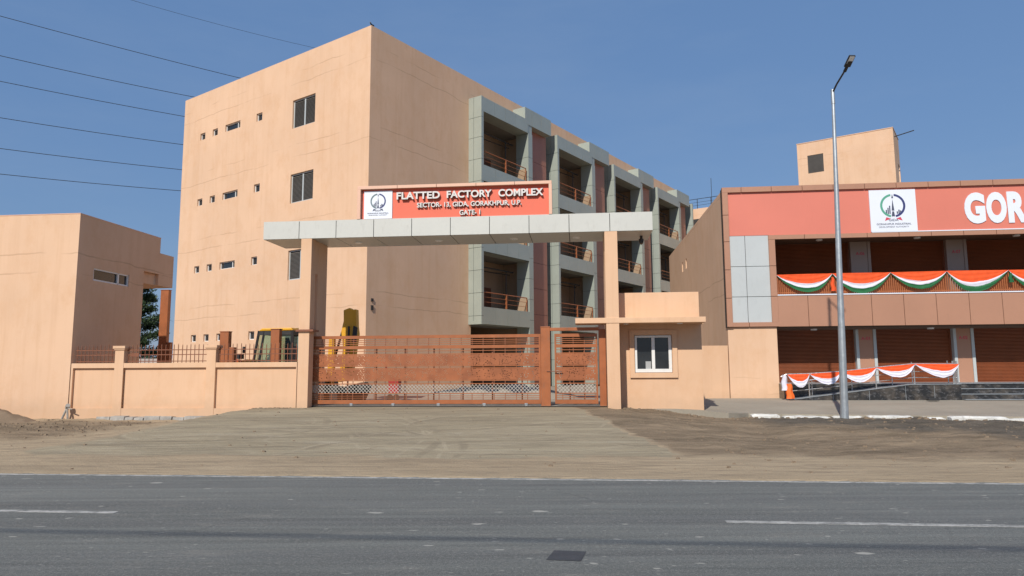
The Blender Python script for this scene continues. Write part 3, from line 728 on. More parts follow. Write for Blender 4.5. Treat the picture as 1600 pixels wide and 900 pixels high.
for x in (-7.98, -4.99, -2.27, -.04):
    q = MB(); q.tube([(x, 24.3, 6.313), (x, 24.3, 6.285)], [.15, .13], 14); q.tube([(x, 24.3, 6.286), (x, 24.3, 6.28)], .10, 14, mi=1); q.build('downlight', [m_alum, m_lens], gp)
# camera under the beam
q = MB(); q.tube([(2.22, 24.35, 6.31), (2.22, 24.35, 6.2)], .05, 10); q.tube([(2.22, 24.35, 6.2), (2.22, 24.35, 6.12)], [.085, .09], 12); q.tube([(2.22, 24.35, 6.12), (2.22, 24.35, 6.05), (2.22, 24.35, 6.0)], [.085, .07, .02], 12, mi=1)
tag(q.build('security_camera', [m_cab, m_glass], None, org=(2.22, 24.35, 6.31)), 'small dark dome camera hanging under the right end of the grey beam', 'camera')

def logo(parent, x0, z0, s, yf, green, faint=False):
    """ring in two halves, spire, ribbons and lettering; unit square scaled by s"""
    L = lambda x, z: (x0+x*s, z0+z*s)
    def flat(poly, name, mat, th=.004):
        q = MB(); q.prism([L(*p) for p in poly], yf-th, yf, 0); return q.build(name, mat, parent)
    def arc(a0, a1, r0, r1):
        a = [math.radians(a0+(a1-a0)*i/22) for i in range(23)]
        return [(.5+r1*math.cos(t), .62+r1*math.sin(t)) for t in a]+[(.5+r0*math.cos(t), .62+r0*math.sin(t)) for t in a[::-1]]
    flat(arc(98, 258, .235, .285), 'emblem_ring', green)
    flat(arc(82, -78, .235, .285), 'emblem_ring', m_navy)
    q = MB()
    for poly in ([(.5, .90), (.478, .80), (.522, .80)], [(.47, .50), (.5, .78), (.53, .50)], [(.462, .36), (.48, .48), (.52, .48), (.538, .36)]):
        q.prism([L(*p) for p in poly], yf-.004, yf)
    for i, (a, h) in enumerate(((.335, .10), (.375, .15), (.415, .20), (.58, .06), (.62, .10), (.655, .08))):
        q.prism([L(a, .42), L(a+.028, .42), L(a+.028, .42+h), L(a, .42+h)], yf-.003, yf)
    q.build('emblem_spire', m_ink, parent)
    rb = m_ink if faint else m_logored
    flat([(.30, .255), (.34, .345), (.44, .305)], 'emblem_ribbon', rb); flat([(.70, .255), (.66, .345), (.56, .305)], 'emblem_ribbon', rb)
    a = L(.39, .245); b_ = L(.61, .30); text_part('lettering', 'GIDA', a[0], b_[0], a[1], b_[1], yf-.004, .004, [m_ink], parent, .01)
    a = L(.11, .155); b_ = L(.89, .20); text_part('lettering', 'GORAKHPUR INDUSTRIAL', a[0], b_[0], a[1], b_[1], yf-.004, .004, [m_ink], parent, .01)
    a = L(.16, .09); b_ = L(.84, .125); text_part('lettering', 'DEVELOPMENT AUTHORITY', a[0], b_[0], a[1], b_[1], yf-.004, .004, [m_ink], parent, .0)

# ---- sign on the beam
sg = thing('entrance_sign', 'red entrance sign reading FLATTED FACTORY COMPLEX standing on the grey beam', 'sign', (-4.3, 23.5, 6.95))
q = MB(); q.box(-7.58, -.98, 23.47, 23.60, 6.955, 8.05); q.build('board', m_red, sg)
q = MB()
xe = [-7.74, -6.3, -4.9, -3.5, -2.15, -.86]
for a, b_ in zip(xe, xe[1:]): q.box(a+.006, b_-.006, 23.33, 23.66, 8.03, 8.14)
q.box(-7.74, -7.62, 23.33, 23.66, 6.955, 8.03); q.box(-.97, -.86, 23.33, 23.66, 6.955, 8.03)
q.build('frame', m_tanl, sg, bevel=.006)
q = MB()
for x in (-6.6, -4.3, -2): q.tube([(x, 23.62, 7.9), (x, 24.7, 6.95)], .03, 6)
q.build('stay_bar', m_rail, sg)
q = MB(); q.box(-7.52, -6.50, 23.435, 23.468, 6.98, 7.98); q.build('logo_panel', m_wboard, sg)
logo(sg, -7.50, 7.0, .98, 23.434, m_slate, True)
mt = [m_white, m_lside]
text_part('lettering', 'FLATTED', -6.33, -4.78, 7.63, 7.89, 23.36, .105, mt, sg, .03)
text_part('lettering', 'FACTORY', -4.54, -2.95, 7.63, 7.89, 23.36, .105, mt, sg, .03)
text_part('lettering', 'COMPLEX', -2.72, -1.16, 7.63, 7.89, 23.36, .105, mt, sg, .03)
text_part('lettering', 'SECTOR- 13, GIDA, GORAKHPUR, U.P.', -5.6, -1.92, 7.30, 7.50, 23.385, .08, mt, sg, .022)
text_part('lettering', 'GATE- 1', -4.09, -3.36, 7.02, 7.20, 23.385, .08, mt, sg, .022)

# ---- guard house
gh = thing('guard_house', 'small peach guard house with a white sliding window right of the gate', 'building', (2.9, 24.35, .3))
q = MB(); GV = 24.35
q.wall((1.40, GV, .0), (1, 0, 0), (0, -1, 0), 2.77, 3.2, [(1.89-1.40, 3.16-1.40, 1.53, 2.82)], .12)
q.wall((4.17, GV, .0), (0, 1, 0), (1, 0, 0), 3.2, 3.2); q.wall((1.40, GV, 0), (0, 1, 0), (-1, 0, 0), 3.2, 3.2); q.wall((1.4, GV+3.2, 0), (1, 0, 0), (0, 1, 0), 2.77, 3.2)
q.build('wall', m_plast_f, gh)
q = MB(); q.box(1.34, 4.12, GV-.03, GV+.1, 3.37, 4.30); q.box(4.0, 4.12, GV+.1, GV+3.3, 3.37, 4.30); q.box(1.34, 1.46, GV+.1, GV+3.3, 3.37, 4.30); q.box(1.46, 4.0, GV+3.15, GV+3.3, 3.37, 4.30); q.build('parapet', m_plast_f, gh, bevel=.01)
q = MB(); q.box(-.13, 4.16, 23.33, GV-.002, 3.19, 3.368); q.box(1.30, 4.25, GV-.002, GV+3.35, 3.19, 3.368); q.build('canopy', m_plast_f, gh, bevel=.008)
q = MB(); t = .16; sx0, sx1, sz0, sz1 = 1.72, 3.33, 1.36, 2.99
for a in ((sx0, sx1, sz0, sz0+t), (sx0, sx1, sz1-t, sz1), (sx0, sx0+t, sz0+t, sz1-t), (sx1-t, sx1, sz0+t, sz1-t)): q.box(a[0], a[1], GV-.07, GV-.001, a[2], a[3])
q.build('window_surround', m_plast_f, gh)
q = MB(); wx0, wx1, wz0, wz1 = 1.90, 3.15, 1.54, 2.81; t = .075
for a in ((wx0, wx1, wz0, wz0+.12), (wx0, wx1, wz1-t, wz1), (wx0, wx0+t, wz0+.12, wz1-t), (wx1-t-.03, wx1, wz0+.12, wz1-t), (2.47, 2.58, wz0+.12, wz1-t)): q.box(a[0], a[1], GV+.0, GV+.06, a[2], a[3])
wo = q.build('window', m_alum, gh, bevel=.006); q = MB(); q.box(wx0, wx1, GV+.065, GV+.075, wz0, wz1); q.build('pane', m_glass, wo)
q = MB(); q.box(2.26, 2.44, GV+.058, GV+.064, 1.66, 1.92); q.build('notice_paper', paint('pane notice', (.35, .36, .36), .6), wo)
for x in (1.57, 3.38):
    q = MB(); q.tube([(x, 23.8, 3.192), (x, 23.8, 3.165)], [.10, .09], 14, mi=0); q.build('downlight', [m_lens], gh)

# ---- sliding gate
def gate_leaf(root, x0, x1, zb, zt, posts, minor, y=23.95, small=False):
    zz = dict(top=(2.77, 2.88), r2=(2.41, 2.52), p1=(1.82, 2.20), p2=(1.32, 1.71), m1=(.87, 1.17), bot=(.50, .64))
    f = MB()
    bar = lambda a, b_, d=.03: f.box(x0, x1, y-d, y+d, a, b_)
    bar(*zz['top']); bar(*zz['r2'], .035); bar(*zz['bot'], .035)
    for z_, h in ((2.71, .022), (2.645, .022), (2.58, .022), (2.33, .022), (2.22, .03), (1.80, .03), (1.73, .03), (1.30, .03), (1.19, .03), (.855, .03), (.77, .022), (.70, .022)):
        f.box(x0, x1, y-.014, y+.014, z_-h/2, z_+h/2)
    f.box(x0, x0+.06, y-.032, y+.032, zz['bot'][1], zz['top'][0]); f.box(x1-.06, x1, y-.032, y+.032, zz['bot'][1], zz['top'][0])
    fo = f.build('frame', m_gate, root)
    b_ = MB()
    for x in posts: b_.box(x-.022, x+.022, y+.036, y+.08, zz['bot'][1], zz['r2'][0])
    for x in minor:
        b_.box(x-.011, x+.011, y-.012, y+.012, 2.53, 2.77)
        for (a, c_) in ((2.23, 2.40), (1.71, 1.81), (1.19, 1.31), (.64, .85)): b_.box(x-.011, x+.011, y-.012, y+.012, a, c_)
    b_.build('upright_bars', m_rail, root)
    for a, c_ in (zz['p1'], zz['p2']):
        p_ = MB(); p_.face([(x0+.06, y-.018, a), (x1-.06, y-.018, a), (x1-.06, y-.018, c_), (x0+.06, y-.018, c_)]); p_.build('cut_panel', m_perf, root)
    ms = MB(); h = zz['m1'][1]-zz['m1'][0]; st = .125; x = x0+.06-h
    while x < x1-.06:
        for sgn in (1, -1):
            xa, xb = (x, x+h) if sgn == 1 else (x+h, x); za, zb_ = zz['m1']
            # clip to the leaf
            pts = []
            for (xx, zq) in ((xa, za), (xb, zb_)): pts.append([xx, zq])
            lo, hi = x0+.06, x1-.06
            def clipx(p, q_):
                if p[0] < lo: k_ = (lo-p[0])/(q_[0]-p[0]); return [lo, p[1]+(q_[1]-p[1])*k_]
                if p[0] > hi: k_ = (hi-p[0])/(q_[0]-p[0]); return [hi, p[1]+(q_[1]-p[1])*k_]
                return p
            if not (max(xa, xb) < lo or min(xa, xb) > hi):
                A, B = clipx(pts[0], pts[1]), clipx(pts[1], pts[0])
                if abs(A[0]-B[0]) > .01: ms.tube([(A[0], y+.004*sgn, A[1]), (B[0], y+.004*sgn, B[1])], .009, 4, cap=False)
        x += st
    ms.build('wire_mesh', m_mesh, root)
sgt = thing('sliding_gate', 'wide rust brown steel sliding gate with laser cut bands across the driveway', 'gate', (-5.3, 23.95, .42))
posts = [-9.2+1.03*i for i in range(8)]
gate_leaf(sgt, -9.62, -1.34, 0, 0, posts, [-9.5+.385*i for i in range(21)])
for x in (-8.0, -6.5, -4.9, -3.3, -1.85):
    q = MB(); q.tube([(x, 23.92, .475), (x, 23.98, .475)], .055, 12, mi=0); q.box(x-.05, x+.05, 23.90, 24.0, .47, .52, 0); q.build('roller', m_galv, sgt)
q = MB(); q.box(-9.6, 1.0, 23.93, 23.97, .405, .435); q.build('track', m_galv, sgt)
wg = thing('wicket_gate', 'narrow rust brown pedestrian gate in its frame beside the guard house', 'gate', (-.2, 23.95, .4))
q = MB(); q.box(-1.33, -1.01, 23.86, 24.04, .36, 3.10); q.box(.66, .885, 23.88, 24.02, .38, 3.02); q.box(-1.01, .66, 23.88, 24.02, 2.98, 3.09); q.box(-1.34, -1.0, 23.85, 24.05, 3.10, 3.13)
q.build('gate_frame', m_gate, wg, bevel=.006)
gate_leaf(wg, -.86, .60, 0, 0, [-.35, .15], [-.60, -.22, .16, .5])
q = MB(); q.tube([(-1.12, 23.84, 1.60), (-.6, 23.84, 1.60)], .015, 6); q.tube([(-1.12, 23.84, 1.60), (-1.12, 23.9, 1.60)], .02, 6); q.build('slide_bolt', m_rail, wg)

# ---- low wall between guard house and shops
q = MB(); q.box(4.175, 6.415, 31.0, 31.23, -.1, 2.64)
tag(q.build('link_wall', m_plast_f, None, org=(5.3, 31.1, .3), bevel=.01), 'plain peach wall between the guard house and the shop block', 'wall')

# ---- shop block
sb = thing('shop_building', 'two-storey shop block with coral sign band, tan and grey cladding and brown shutters', 'building', (12, 31.0, .35))
SV, SE = 31.0, 29.6
q = MB()
q.box(6.46, 8.53, SV+.06, SV+.5, -.1, 3.43)
q.box(8.40, 8.53, SV+.5, 35.6, -.1, 3.43)                       # ground floor corner pier
q.box(6.70, SE, 35.6, 50, -.1, 9.62)
q.box(6.70, 8.5, SV+.5, 35.6, -.1, 9.58)
q.wall((6.50, 50, -.1), (0, -1, 0), (-1, 0, 0), 50-SV-.1, 9.72, [(50-44.0, 50-43.6, 7.75, 8.35), (50-42.5, 50-42.1, 7.75, 8.35), (50-41.0, 50-40.6, 3.3, 3.9), (50-38.6, 50-38.2, 3.3, 3.9)], .15)
q.build('wall', m_plast, sb)
q = MB()
q.box(6.52, SE, SV+.1, 35.6, 7.42, 9.60); q.box(6.52, 8.60, SV+.1, 33.0, 3.43, 7.42); q.box(8.60, SE, SV+.1, 33.1, 3.45, 4.70)
q.box(8.61, SE, 35.0, 35.59, 3.43, 7.42)
q.build('structure_core', m_tan, sb)
cl = MB()
P0 = (0, SV+.1, 0); U_ = (1, 0, 0); N_ = (0, -1, 0)
cl.box(6.42, SE, SV+.0, SV+.1, 9.60, 9.65, 0)
cl.box(6.42, 6.50, SV, SV+.3, 3.43, 9.60, 1)
xs_ = [6.42, 7.25, 8.55, 9.87, 11.18, 12.5, 13.82, 15.14, 16.46, 17.78, 19.1, 20.4, 21.7, 23, 24.3, 25.6, 26.9, 28.2, 29.6]
cl.panels((0, SV+.07, 0), U_, N_, xs_, [9.42, 9.65], th=.16)                     # top border
cl.panels((0, SV+.07, 0), U_, N_, [6.42, 6.66], [3.45, 4.7, 5.95, 7.2, 8.4, 9.415], th=.16)   # edge border
cl.panels((0, SV+.07, 0), U_, N_, [8.34, 8.61], [3.64, 4.76, 6.1, 7.27], th=.10)
cl.panels((0, SV+.07, 0), U_, N_, [8.34]+[x for x in xs_ if x > 9], [7.275, 7.46], th=.11)
cl.panels((0, SV+.07, 0), U_, N_, [6.665, 7.36, 8.61], [3.45, 3.635], th=.12)
cl.panels((0, SV+.07, 0), U_, N_, [8.615]+[x for x in xs_ if x > 9], [3.44, 4.78], th=.10)
cl.build('tan_cladding', [m_tan, m_dark], sb)
q = MB(); q.panels((0, SV+.07, 0), U_, N_, [6.665, 7.34, 8.335], [3.64, 4.76, 6.1, 7.465], th=.05); q.build('grey_cladding', [m_pgrey, m_dark], sb)
q = MB(); q.box(8.61, SE, SV-.06, SV+.14, 4.785, 4.83); q.build('parapet_coping', m_wboard, sb)
q = MB(); q.box(8.60, SE, SV+.12, 35.0, 7.36, 7.42); q.box(8.54, SE, SV+.12, 35.0, 3.36, 3.44); q.build('soffit', paint('shaded soffit', (.12, .075, .05), .7), sb)  # shade put into the soffit colour, dark to cut bounced light
def shutter(x0, x1, z0, z1, yv):
    q = MB(); rows = []; z = z0; k = 0
    while z < z1:
        rows.append([(x0, yv, z), (x1, yv, z)]); rows.append([(x0, yv-.022, z+.03), (x1, yv-.022, z+.03)]); z += .062
    q.sheet(rows); q.box(x0, x1, yv-.03, yv+.02, z0-.02, z0+.06); q.box(x0-.02, x0+.05, yv-.04, yv+.02, z0, z1); q.box(x1-.05, x1+.02, yv-.04, yv+.02, z0, z1)
    q.build('shutter', m_shut, sb)
BV = 32.8
m_pierc = paint('pier cladding', (.36, .27, .22), .45, .1, .05)
pier_x = [(12.36, 13.24), (16.51, 17.38), (20.66, 21.53), (24.8, 25.7)]
xx = 8.62
for i, (a, b_) in enumerate(pier_x+[(29.0, 29.6)]):
    shutter(xx+.02, a-.02, .98, 3.36, BV); shutter(xx+.02, a-.02, 3.9, 7.36, BV)
    if i < 4:
        for (z0, z1, marks, nm) in ((.98, 3.36, 1, ('A-01', 'A-02', 'A-03', 'A-04')[i]), (3.45, 7.36, 2, ('A-06', 'A-07', 'A-08', 'A-09')[i])):
            q = MB(); q.box(a+.13, b_-.13, BV-.22, BV+.3, z0, z1, 0); q.box(a, a+.125, BV-.25, BV+.3, z0, z1, 1); q.box(b_-.125, b_, BV-.25, BV+.3, z0, z1, 1)
            po = q.build('pier', [m_pierc if marks == 2 else m_tan, m_pierc if marks == 2 else m_pgrey], sb)
            zz = z1-.48 if marks == 1 else z1-.62
            text_part('unit_number', nm, a+.24, b_-.26, zz, zz+.15, BV-.225, .005, [m_logored], po, .02)
    xx = b_
q = MB(); q.box(8.54, SE, BV+.05, BV+.2, .9, 7.4); q.build('rear_wall', m_tan, sb)
q = MB()
for z in (4.9, 5.68): q.box(8.65, SE, SV+.16, SV+.19, z, z+.04)
x = 8.68
while x < SE:
    q.box(x, x+.045, SV+.165, SV+.18, 4.84, 5.70); x += .085
q.build('upper_railing', m_gate, sb)
for (x, z) in ((10.75, 7.36), (14.92, 7.36), (19.04, 7.36), (23.2, 7.36), (10.3, 3.36), (15.2, 3.36), (19.6, 3.36), (23.6, 3.36)):
    q = MB(); q.tube([(x, SV+.75, z), (x, SV+.75, z-.06)], [.14, .13], 16); q.build('downlight', m_lens, sb)
q = MB(); q.box(8.5, SE, 30.3, 32.9, .2, .98, 0); q.box(8.5, SE, 30.26, 32.9, .982, 1.0, 1)
q.build('terrace', [m_gran, m_galv], sb)
for i in range(3):
    q = MB(); zt = .98-.205*(i+1); q.box(15.16, SE, 30.26-.30*(i+1), 30.26-.30*i-.002, .2, zt, 0); q.box(15.16, SE, 30.235-.30*(i+1), 30.25-.30*i, zt, zt+.02, 1)
    q.build('step', [m_gran, m_galv], sb)
q = MB()
poly = [(8.55, .2), (8.55, .36), (13.2, .96), (15.12, .97), (15.12, .2)]
q.prism(poly, 29.52, 30.255, 0)
q.prism([(8.5, .362), (13.2, .965), (15.14, .975), (15.14, .995), (13.2, .99), (8.5, .385)], 29.50, 30.25, 1)
for x in (10.2, 11.6, 13.0, 14.1): q.box(x-.006, x+.006, 29.515, 29.53, .3, min(.95, .36+(x-8.55)*.129)-.02, 1)
q.build('ramp', [m_gran, m_galv], sb)

# sign band
ss = thing('shop_sign', 'long coral sign face with GIDA emblem panel and big white GORAKHPUR letters', 'sign', (12, 31.0, 7.5))
q = MB(); q.box(6.665, SE-.1, SV+.005, SV+.065, 7.47, 9.415); q.build('sign_face', m_coral, ss)
q = MB(); q.box(12.7, SE-.1, SV-.045, SV+.004, 7.47, 7.51); q.build('edge_strip', m_wboard, ss)
q = MB(); q.box(12.68, 14.60, SV-.05, SV+.003, 7.50, 9.34); q.build('logo_panel', m_wboard, ss)
logo(ss, 12.72, 7.50, 1.83, SV-.051, m_green)
x = 16.58; 
for ch, wd in zip('GORAKHPUR', (.84, .82, .78, .84, .82, .80, .76, .80, .78)):
    text_part('letter', ch, x, x+wd, 7.76, 9.12, SV-.03, .03, [m_wboard, m_wboard], ss, .055); x += wd+.045

# ---- buntings
def bunting(name, label, peaks, v, sag, bands, tails=()):
    root = thing(name, label, 'bunting', (peaks[0][0], v, peaks[0][1]))
    for (u0, z0), (u1, z1) in zip(peaks, peaks[1:]):
        sg_ = sag*random.uniform(.80, 1.12); skew = random.uniform(-.10, .10); ph = random.uniform(0, 6)
        for (nm, mat, r0, r1, flat) in bands:
            rows = []; nr = 16 if not flat else 12; nx = 36
            for j in range(nr+1):
                rr = r0+(r1-r0)*j/nr; row = []
                for i in range(nx+1):
                    t = i/nx; tt = t+skew*math.sin(math.pi*t)
                    cat = max(0, 1-abs(2*tt-1)**2.1)**.92
                    z = z0+(z1-z0)*t-sg_*rr*cat-.02*rr
                    y = v-.03-.10*rr*cat-.012*math.sin(rr*26+ph+math.sin(t*7+ph)*.8)*(.25+cat*.75)*(0.8 if flat else 1)
                    y += .010*math.sin(t*52+ph*3+rr*8+2*math.sin(t*11))*(.35+.65*(1-cat)); z += .006*math.sin(t*31+ph)*rr*cat+.02*noise.noise(Vector((t*9, ph, rr*4)))*rr
                    row.append((u0+(u1-u0)*t, y, z))
                rows.append(row)
            q = MB(); q.sheet(rows); q.build(nm, mat, root, smooth=True)
    return root
up = [(8.64, 5.72), (11.0, 5.74), (13.42, 5.74), (15.72, 5.76), (18.2, 5.75), (20.6, 5.75), (23.0, 5.75), (25.4, 5.75)]
bu = bunting('bunting', 'orange, white and green cloth swags along the upper gallery railing', up, SV+.13, .93,
        [('orange_cloth', m_orange, 0, .56, True), ('white_cloth', m_wcloth, .52, .76, False), ('green_cloth', m_gcloth, .73, 1.0, False)])
def tail(root, u, v, z0, z1, w0, w1, mat, nm='cloth_tail'):
    q = MB(); rows = []
    for j in range(12):
        t = j/11; w_ = w0+(w1-w0)*t; row = []
        for i in range(17):
            a = 2*math.pi*i/16; rr = w_*(1+.22*math.sin(a*5+t*2))
            row.append((u+rr*math.cos(a)+.02*math.sin(t*9), v+rr*.6*math.sin(a), z0+(z1-z0)*t))
        rows.append(row)
    q.sheet(rows); return q.build(nm, mat, root, smooth=True)
tail(bu, 10.95, SV-.02, 5.55, 4.95, .05, .10, m_orange); tail(bu, 18.2, SV-.02, 5.6, 5.2, .05, .09, m_gcloth)
lo = [(8.42, 1.40), (9.3, 1.42), (10.54, 1.50), (11.92, 1.66), (13.41, 1.80), (15.08, 1.78)]
bl = bunting('bunting', 'orange and white cloth swags tied along the ramp handrail', lo, 29.5, .56,
        [('orange_cloth', m_orange, 0, .55, True), ('white_cloth', m_wcloth, .5, 1.0, False)])
tail(bl, 8.30, 29.5, 1.38, .75, .07, .14, m_wcloth); tail(bl, 8.47, 29.46, 1.02, .42, .09, .15, m_cone)
# ---- ramp handrail
rr_ = thing('ramp_handrail', 'stainless steel handrail rising along the granite ramp', 'handrail', (11.8, 29.55, .4))
hz = lambda u: .38+(u-8.55)*.129 if u < 13.2 else .98
for u in (8.42, 9.3, 10.54, 11.92, 13.41, 14.9, 15.05):
    q = MB(); top = np.interp(u, [a for a, _ in lo], [b for _, b in lo]); q.tube([(u, 29.6, hz(u)-.02), (u, 29.6, top+(.12 if u > 14.8 else .02))], .024 if u < 14.8 else .032, 8); q.build('post', m_steel, rr_)
q = MB(); q.tube([(8.2, 29.6, 1.30)]+[(a, 29.6, b_) for a, b_ in lo], .028, 8); q.build('top_rail', m_steel, rr_)
for f_ in (.33, .62):
    q = MB(); q.tube([(a, 29.6, hz(a)+(b_-hz(a))*f_) for a, b_ in lo], .016, 6); q.build('lower_rail', m_steel, rr_)
q = MB(); q.tube([(8.9, 30.2, 1.05), (13.2, 30.2, 1.72), (15.0, 30.2, 1.78)], .024, 6); q.build('wall_side_rail', m_steel, rr_)
for u in (9.6, 11.2, 12.8, 13.6, 15.0):
    q = MB(); q.tube([(u, 30.2, hz(u)), (u, 30.2, float(np.interp(u, [8.9, 13.2, 15], [1.05, 1.72, 1.78]))+(.14 if u > 13 else 0))], .02, 6); q.build('post', m_steel, rr_)
q = MB(); q.obox((13.72, 28.9, zpave(13.72, 28.9)+.04), (.20, .0, 0), (0, .11, 0), (0, 0, .035)); q.obox((13.72, 28.9, zpave(13.72, 28.9)+.085), (.15, 0, 0), (0, .02, 0), (0, 0, .02))
tag(q.build('drain_cover', m_cab, None, org=(13.72, 28.9, .35), bevel=.01), 'small black block lying on the pavement before the granite ramp', 'drain cover')

# ---- street lamp
lp = thing('street_lamp', 'tall galvanised street lamp at the broken kerb before the shops', 'street lamp', (8.45, 23.57, -.1))
q = MB(); n = 9
q.tube([(8.45+.25*t, 23.57, -.1+10.85*t) for t in lin(0, 1, n)], [.128-.076*t for t in lin(0, 1, n)], 12)
q.build('pole', m_galv, lp, smooth=False)
q = MB(); q.tube([(8.45, 23.57, -.1), (8.455, 23.57, .03)], .2, 8); q.build('base_plate', m_galv, lp)
q = MB(); q.tube([(8.698, 23.57, 10.55), (8.70, 23.57, 11.05)], .062, 10); q.build('arm_collar', m_galv, lp)
q = MB(); q.tube([(8.70, 23.57, 10.95), (8.74, 23.3, 11.12), (8.80, 22.85, 11.30), (8.82, 22.72, 11.36)], .03, 8); q.build('arm', m_cab, lp)
q = MB(); ax = Vector((.10, -.62, .40)).normalized(); sx = Vector((1, .16, 0)).normalized(); uz = ax.cross(sx)*-1
c0 = Vector((8.85, 22.62, 11.44))
q.obox(c0-ax*.10, ax*.10, sx*.045, uz*.035); q.obox(c0+ax*.20, ax*.21, sx*.105, uz*.030); q.obox(c0+ax*.12+uz*.04, ax*.10, sx*.07, uz*.02)
lh = q.build('lamp_head', m_cab, lp, bevel=.012)
dn = -1 if uz.z > 0 else 1
q = MB(); q.obox(c0+ax*.25+uz*dn*.034, ax*.13, sx*.08, uz*.006); q.build('lens', m_lens, lh)

# ---- backhoe loader parked behind the boundary wall
bk = thing('backhoe_loader', 'yellow backhoe loader with glazed cab parked behind the boundary wall', 'backhoe loader', (-11.3, 26.5, .43))
q = MB(); q.box(-13.1, -9.9, 26.1, 27.3, .95, 1.45); q.build('chassis', m_cab, bk, bevel=.02)
q = MB(); q.prism([(-15.0, 1.3), (-15.0, 1.85), (-13.0, 2.12), (-13.0, 1.3)], 26.2, 27.2); q.build('bonnet', m_yel, bk, bevel=.03)
for (x, r_, w_) in ((-14.4, .5, .32), (-11.2, .72, .42)):
    for yv in (25.95, 27.45):
        q = MB(); q.tube([(x, yv-w_/2, .43+r_), (x, yv-w_/2+.05, .43+r_), (x, yv+w_/2-.05, .43+r_), (x, yv+w_/2, .43+r_)], [r_*.9, r_, r_, r_*.9], 28); wo = q.build('wheel', m_rub, bk)
        q = MB(); q.tube([(x, yv-w_/2-.01, .43+r_), (x, yv+w_/2+.01, .43+r_)], r_*.5, 20); q.build('rim', m_yel, wo)
q = MB(); q.prism([(-12.48, 3.20), (-12.30, 3.32), (-11.12, 3.33), (-11.06, 3.22)], 25.95, 27.45); q.build('cab_roof', m_yel, bk, bevel=.03)
q = MB()
for yv in (26.0, 27.35):
    q.tube([(-12.72, yv, 1.5), (-12.45, yv, 3.22)], .05, 6); q.tube([(-12.48, yv, 1.5), (-12.24, yv, 3.2)], .045, 6); q.tube([(-11.1, yv, 1.45), (-11.1, yv, 3.22)], .065, 6); q.tube([(-11.92, yv, 1.45), (-11.92, yv, 3.22)], .05, 6)
    q.box(-12.75, -11.05, yv-.04, yv+.04, 1.45, 1.62); q.box(-12.45, -11.05, yv-.03, yv+.03, 3.05, 3.2)
q.box(-11.14, -11.06, 26.0, 27.35, 3.05, 3.2); q.box(-12.5, -12.4, 26.0, 27.35, 3.08, 3.2); q.box(-11.4, -11.1, 26.03, 26.07, 1.6, 3.2)
q.build('cab_frame', m_cab, bk)
q = MB()
q.face([(-12.52, 26.0, 2.0), (-11.15, 26.0, 2.0), (-11.15, 26.0, 3.1), (-12.3, 26.0, 3.1)]); q.face([(-12.52, 27.35, 2.0), (-11.15, 27.35, 2.0), (-11.15, 27.35, 3.1), (-12.3, 27.35, 3.1)])
q.face([(-12.66, 26.0, 1.7), (-12.66, 27.35, 1.7), (-12.42, 27.35, 3.1), (-12.42, 26.0, 3.1)]); q.build('cab_glass', m_cglass, bk)
q = MB(); q.box(-11.75, -11.25, 26.4, 26.95, 1.75, 1.95); q.box(-11.38, -11.25, 26.4, 26.95, 1.9, 2.65); q.build('seat', m_seat, bk, bevel=.04)
q = MB(); q.tube([(-12.55, 26.67, 1.6), (-12.35, 26.67, 2.2)], .03, 6)
q.tube([(-12.35+.05*math.cos(a), 26.67+.2*math.sin(a), 2.2+.1*math.cos(a)) for a in lin(0, 6.283, 18)], .02, 6); q.box(-12.6, -12.4, 26.3, 27.05, 1.5, 2.1); q.build('steering_wheel', m_cab, bk)
q = MB(); q.box(-13.35, -13.05, 25.85, 26.05, 2.13, 2.33); q.tube([(-13.2, 25.95, 1.9), (-13.2, 25.95, 2.15)], .02, 6); q.box(-12.98, -12.9, 25.75, 25.85, 2.35, 2.6); q.build('mirror', m_cab, bk)
q = MB(); q.tube([(-13.22, 25.84, 2.06), (-13.22, 25.80, 2.06)], .06, 10); q.tube([(-13.08, 25.84, 2.03), (-13.08, 25.80, 2.03)], .07, 10, mi=1); q.build('lamp_cluster', [m_orange, m_redp], bk)
q = MB()
for yv in (26.1, 27.25): q.tube([(-12.9, yv, 1.7), (-14.6, yv, 1.9), (-16.2, yv, 1.0), (-16.3, yv, .9)], [.09, .10, .08, .08], 6)
q.build('loader_arm', m_yel, bk)
q = MB(); q.prism([(-16.1, .5), (-17.0, .5), (-17.05, .56), (-16.25, 1.0), (-16.1, 1.25), (-16.0, 1.2)], 25.6, 27.7); q.build('bucket', m_yel, bk)
# rear boom folded upright
q = MB()
bm_ = [(-9.33, 2.55), (-9.42, 3.2), (-9.33, 3.62), (-9.34, 4.05), (-9.10, 4.14), (-8.99, 4.06), (-8.83, 4.08), (-8.80, 3.4), (-8.76, 3.1), (-8.86, 2.3), (-9.0, 1.3), (-9.5, 1.2)]
q.prism(bm_, 26.75, 27.1); bo = q.build('boom', m_yel, bk, bevel=.02)
q = MB(); q.prism([(-8.96, 2.75), (-8.78, 2.75), (-8.74, 3.35), (-8.9, 3.42)], 26.68, 26.745); q.tube([(-9.42, 26.9, 3.2), (-9.7, 26.9, 2.2), (-9.72, 26.9, 1.3)], .05, 8); q.tube([(-9.1, 26.73, 2.4), (-9.1, 26.73, 3.4)], .04, 8); q.build('ram', m_cab, bo)
q = MB(); q.prism([(-9.82, 2.9), (-9.62, 2.95), (-9.60, 2.0), (-9.66, .75), (-9.80, .75), (-9.86, 2.0)], 26.5, 26.74); q.build('dipper', m_yel, bk, bevel=.02)
q = MB(); q.prism([(-9.9, .48), (-8.5, .48), (-8.25, 1.05), (-8.45, 1.2), (-9.2, 1.0), (-9.9, 1.1)], 26.3, 27.2); q.build('digging_bucket', m_cab, bk, bevel=.02)
q = MB(); q.box(-10.25, -9.75, 26.0, 27.5, .8, 1.6); q.build('boom_mount', m_cab, bk)

